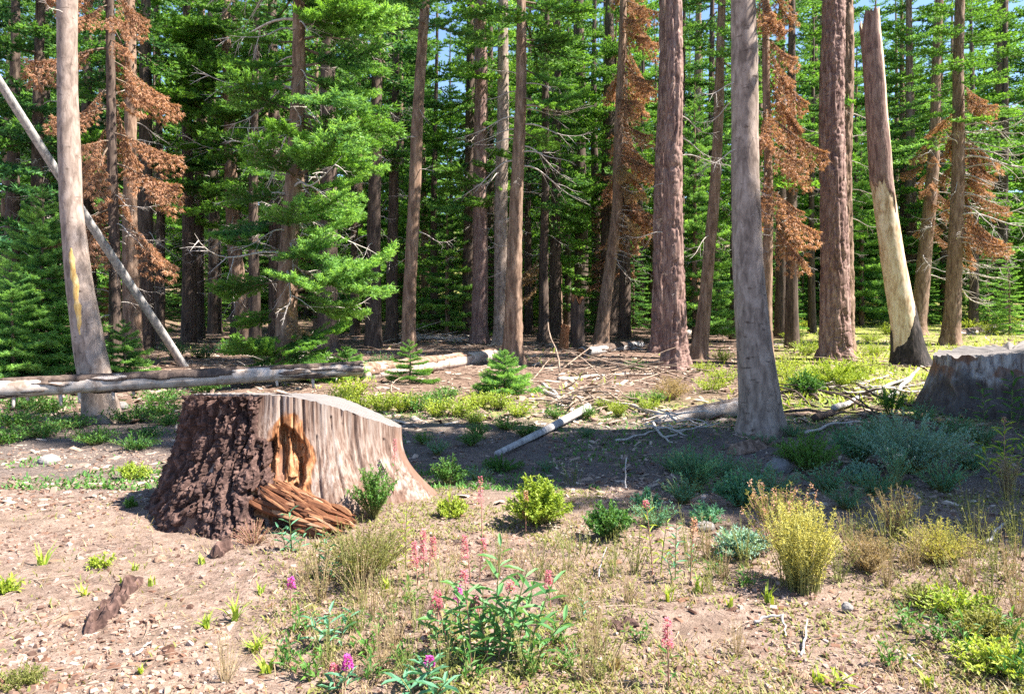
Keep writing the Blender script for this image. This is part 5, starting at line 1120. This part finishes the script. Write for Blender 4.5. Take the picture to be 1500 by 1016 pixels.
# grass tufts and seedlings on the bare soil
def tuft(label, px, py, h, n, seed, mat='leaf_lime', wide=.6, name='grass_tuft', cat='grass tuft'):
    r = np.random.RandomState(seed); b = at(px, py); H = h*b[1]/F_PX; g = Geo(); a = r.uniform(0, 6.28, n); s = r.uniform(.15, wide, n)*1.6
    leaves(g, np.zeros((n, 3))+r.normal(0, .012, (n, 3))*np.array([1, 1, 0]), np.stack([np.cos(a)*s, np.sin(a)*s, 1+0*a], -1), H*r.uniform(.7, 1.3, n), .012*r.uniform(.7, 1.5, n), r, BL_V, BL_F)
    return tag(link(name, g.mesh(name, [M[mat]]), None, tuple(b)), label, cat)
for k, (px, py, h, n, lab) in enumerate([
    (62, 830, 36, 11, 'splayed green seedling on the bare soil at the left'), (125, 880, 26, 10, 'small splayed seedling above the flat bark slab'),
    (345, 912, 34, 16, 'bright rosette of long blades below the stump shadow'), (300, 922, 22, 22, 'dense leafy tuft left of the bright rosette'),
    (392, 990, 32, 14, 'large splayed rosette near the lower left edge'), (375, 955, 28, 26, 'bushy tuft above the lower left rosette'),
    (197, 838, 16, 7, 'tiny tuft on the soil under the stump shadow'), (296, 828, 18, 8, 'tiny tuft left of the dark red chip'),
    (182, 855, 18, 7, 'small sprig at the upper end of the bark strip'), (222, 858, 14, 6, 'small sprig right of the bark strip'),
    (205, 995, 22, 9, 'thin tuft by the lower left edge'), (318, 775, 26, 9, 'dry sprig against the dark stump foot'),
    (380, 870, 16, 9, 'small leafy tuft left of the magenta tip'), (565, 870, 22, 16, 'bright green tuft in the litter left of the big clump'),
    (1070, 892, 22, 7, 'yellow bladed seedling on the bare soil at centre right'), (1022, 870, 26, 9, 'thin green tuft left of the yellow seedling'),
    (1125, 885, 30, 12, 'green tuft at the foot of the yellow broom bush'), (1200, 1005, 26, 9, 'tuft at the bottom edge right of centre'),
    (1360, 1010, 24, 12, 'green tuft at the bottom edge on the right'), (1325, 830, 30, 14, 'yellow tuft between the dry bushes'),
    (980, 880, 26, 12, 'green tuft below the yellowing fireweed'), (500, 830, 24, 12, 'straw tuft at the foot of the orange slab'), (900, 985, 30, 14, 'straw tuft below the dark bark piece')]):
    tuft(lab, px, py, h, n, 300+k, 'leaf_dry' if 'straw' in lab or 'dry' in lab else 'leaf_lime', wide=.9 if 'splay' in lab or 'rosette' in lab else .5)

# ------------------------------------------------------------------ litter: gravel, chips, twigs, dry grass (stuff)
CH_V = np.array([[-1, -1, -1], [1, -.8, -1], [.8, 1, -1], [-.9, .9, -1], [-.7, -.8, 1], [.8, -.6, .8], [.6, .8, 1], [-.8, .6, .7]], float)*.5
CH_F = np.array([[0, 3, 2], [0, 2, 1], [4, 5, 6], [4, 6, 7], [0, 1, 5], [0, 5, 4], [1, 2, 6], [1, 6, 5], [2, 3, 7], [2, 7, 6], [3, 0, 4], [3, 4, 7]])
def ground_pts(n, y0, y1, r, pw=1.6, dens=None):
    y = y0+(y1-y0)*r.uniform(0, 1, n)**pw; x = r.uniform(-1, 1, n)*(.72*y+.4)
    if dens is not None: k = r.uniform(0, 1, n) < dens(x, y); x, y = x[k], y[k]
    return np.stack([x, y, hgt(x, y)+(sstep(30, 12, y)*(0.05*(fbm(x*3.1, y*3.1, 0, 5, 21)-0.5)+0.085*(fbm(x*1.2, y*1.2, 0, 3, 22)-0.5)*sstep(2.5, 6, y)+0.045*np.abs(fbm(x*11, y*11, 0, 3, 23)-.5)))], -1)
def chips(name, n, y0, y1, s0, s1, flat, long, mat, seed, pw=1.6, dens=None, label=None):
    r = np.random.RandomState(seed); p = ground_pts(n, y0, y1, r, pw, dens); m = len(p); a = r.uniform(0, 6.28, m)
    fr = frames(np.stack([np.cos(a), np.sin(a), r.normal(0, .25, m)], -1), np.stack([r.normal(0, .3, m), r.normal(0, .3, m), np.ones(m)], -1))
    s = s0*(s1/s0)**(r.uniform(0, 1, m)**2.2); p[:, 2] += s*flat*.2
    V, F = stamp(CH_V, CH_F, p, fr, np.stack([s*long*r.uniform(.7, 1.2, m), s*r.uniform(.6, 1.1, m), s*flat*r.uniform(.6, 1.3, m)], -1))
    V += r.normal(0, 1, V.shape)*np.repeat(s, 8)[:, None]*.07
    g = Geo(); g.add(V, F, 0, np.repeat(r.uniform(0, 1, m), 8)); return tag(link(name, g.mesh(name, [M[mat]])), label, None, None, 'stuff')
patch = lambda x, y: .25+.9*sstep(.42, .62, fbm(x*1.3+9, y*1.3, 0, 3, 55))
chips('gravel', 32000, 3.0, 10.5, .006, .036, .6, 1.2, 'gravel', 401, 1.7, patch, 'small angular stones strewn over the bare soil')
chips('bark_litter', 15000, 3.0, 13, .008, .042, .25, 2.0, 'chips', 402, 1.6, patch, 'flakes of bark and wood strewn over the soil')
chips('forest_litter', 15000, 11, 34, .02, .12, .2, 4.0, 'pale_litter', 403, 1.3, None, 'bark and wood litter on the forest floor')
chips('hollow_litter', 7000, 6.3, 12.5, .012, .07, .3, 2.6, 'pale_litter', 404, 1.0, patch, 'bits of bark and twig in the shaded hollow')
def twigs(name, n, y0, y1, l0, l1, r0, mat, seed, label, pw=1.4):
    r = np.random.RandomState(seed); p = ground_pts(n, y0, y1, r, pw); m = len(p); a = r.uniform(0, 6.28, m); L = l0+(l1-l0)*r.uniform(0, 1, m)**2
    w = np.linspace(0, 1, 4); T = np.stack([w, .05*np.sin(w*4), .03*np.sin(w*3)], -1); TV, TF = tube(T, np.array([1, .8, .7, .4]), 4, False)
    ax = np.repeat(T, 4, 0); off_ = TV-ax; fr = frames(np.stack([np.cos(a), np.sin(a), r.normal(0, .10, m)], -1)); p[:, 2] += .012
    P = np.einsum('nij,nvj->nvi', fr, ax[None]*L[:, None, None]+off_[None]*(r0*r.uniform(.5, 1.4, m))[:, None, None])+p[:, None]
    F = (TF[None]+(np.arange(m)*len(TV))[:, None, None]).reshape(-1, 3); g = Geo(); g.add(P.reshape(-1, 3), F, 0, .5)
    return tag(link(name, g.mesh(name, [M[mat]], True)), label, None, None, 'stuff')
twigs('twig_litter', 650, 3.2, 10, .05, .28, .0028, 'twig_brown', 411, 'thin grey twigs scattered over the clearing', 1.3)
twigs('fallen_twigs', 1500, 12.5, 34, .3, 1.5, .011, 'twig_brown', 412, 'fallen twigs and thin branches on the forest floor', 1.2)
def blades(name, n, y0, y1, h0, h1, w, mat, seed, label, dens, pw=1.3, up_=.8):
    r = np.random.RandomState(seed); p = ground_pts(n, y0, y1, r, pw, dens); m = len(p); a = r.uniform(0, 6.28, m); g = Geo()
    leaves(g, p, np.stack([np.cos(a), np.sin(a), r.uniform(.2, 1.6, m)*up_], -1), r.uniform(h0, h1, m), w*r.uniform(.6, 1.3, m), r, BL_V, BL_F)
    return tag(link(name, g.mesh(name, [M[mat]])), label, None, None, 'stuff')
pxf = lambda x, y: CX+F_PX*x/y
cl = lambda x, y, s, a, b_, sd: sstep(a, b_, fbm(x*s+3, y*s, 0, 3, sd))
blades('dry_grass', 44000, 3.1, 6.6, .02, .09, .005, 'leaf_dry', 421, 'short dry grass on the sunny soil', lambda x, y: cl(x, y, 1.5, .42, .62, 12)*(.10+.9*sstep(340, 520, pxf(x, y))-.6*sstep(840, 940, pxf(x, y))))
blades('green_ground_cover', 60000, 3.1, 7.0, .015, .05, .010, 'leaf_olive', 422, 'tiny olive leaves creeping over the soil', lambda x, y: cl(x, y, 1.8, .46, .64, 14)*(.08+.9*sstep(340, 520, pxf(x, y))-.55*sstep(840, 940, pxf(x, y))+.35*sstep(1250, 1350, pxf(x, y))))
blades('shade_ground_cover', 26000, 7.0, 13.5, .03, .09, .018, 'leaf_green', 423, 'small green leaves growing in the shaded clearing', lambda x, y: cl(x, y, 1.1, .46, .66, 16))
blades('meadow_grass', 40000, 12.5, 60, .08, .28, .03, 'leaf_lime', 424, 'sunlit meadow grass beyond the trunks', lambda x, y: np.clip(sstep(1120, 1200, pxf(x, y))*cl(x, y, .6, .40, .55, 17)+sstep(38, 45, y)*.8*np.clip(.15+np.exp(-((pxf(x, y)-660)/32.0)**2)+sstep(1050, 1150, pxf(x, y)), 0, 1)+.15*cl(x, y, .9, .55, .7, 18), 0, 1), 1.2, 1.2)
print('tris', sum(len(m.polygons)*1 for m in bpy.data.meshes), 'objs', len(bpy.data.objects))
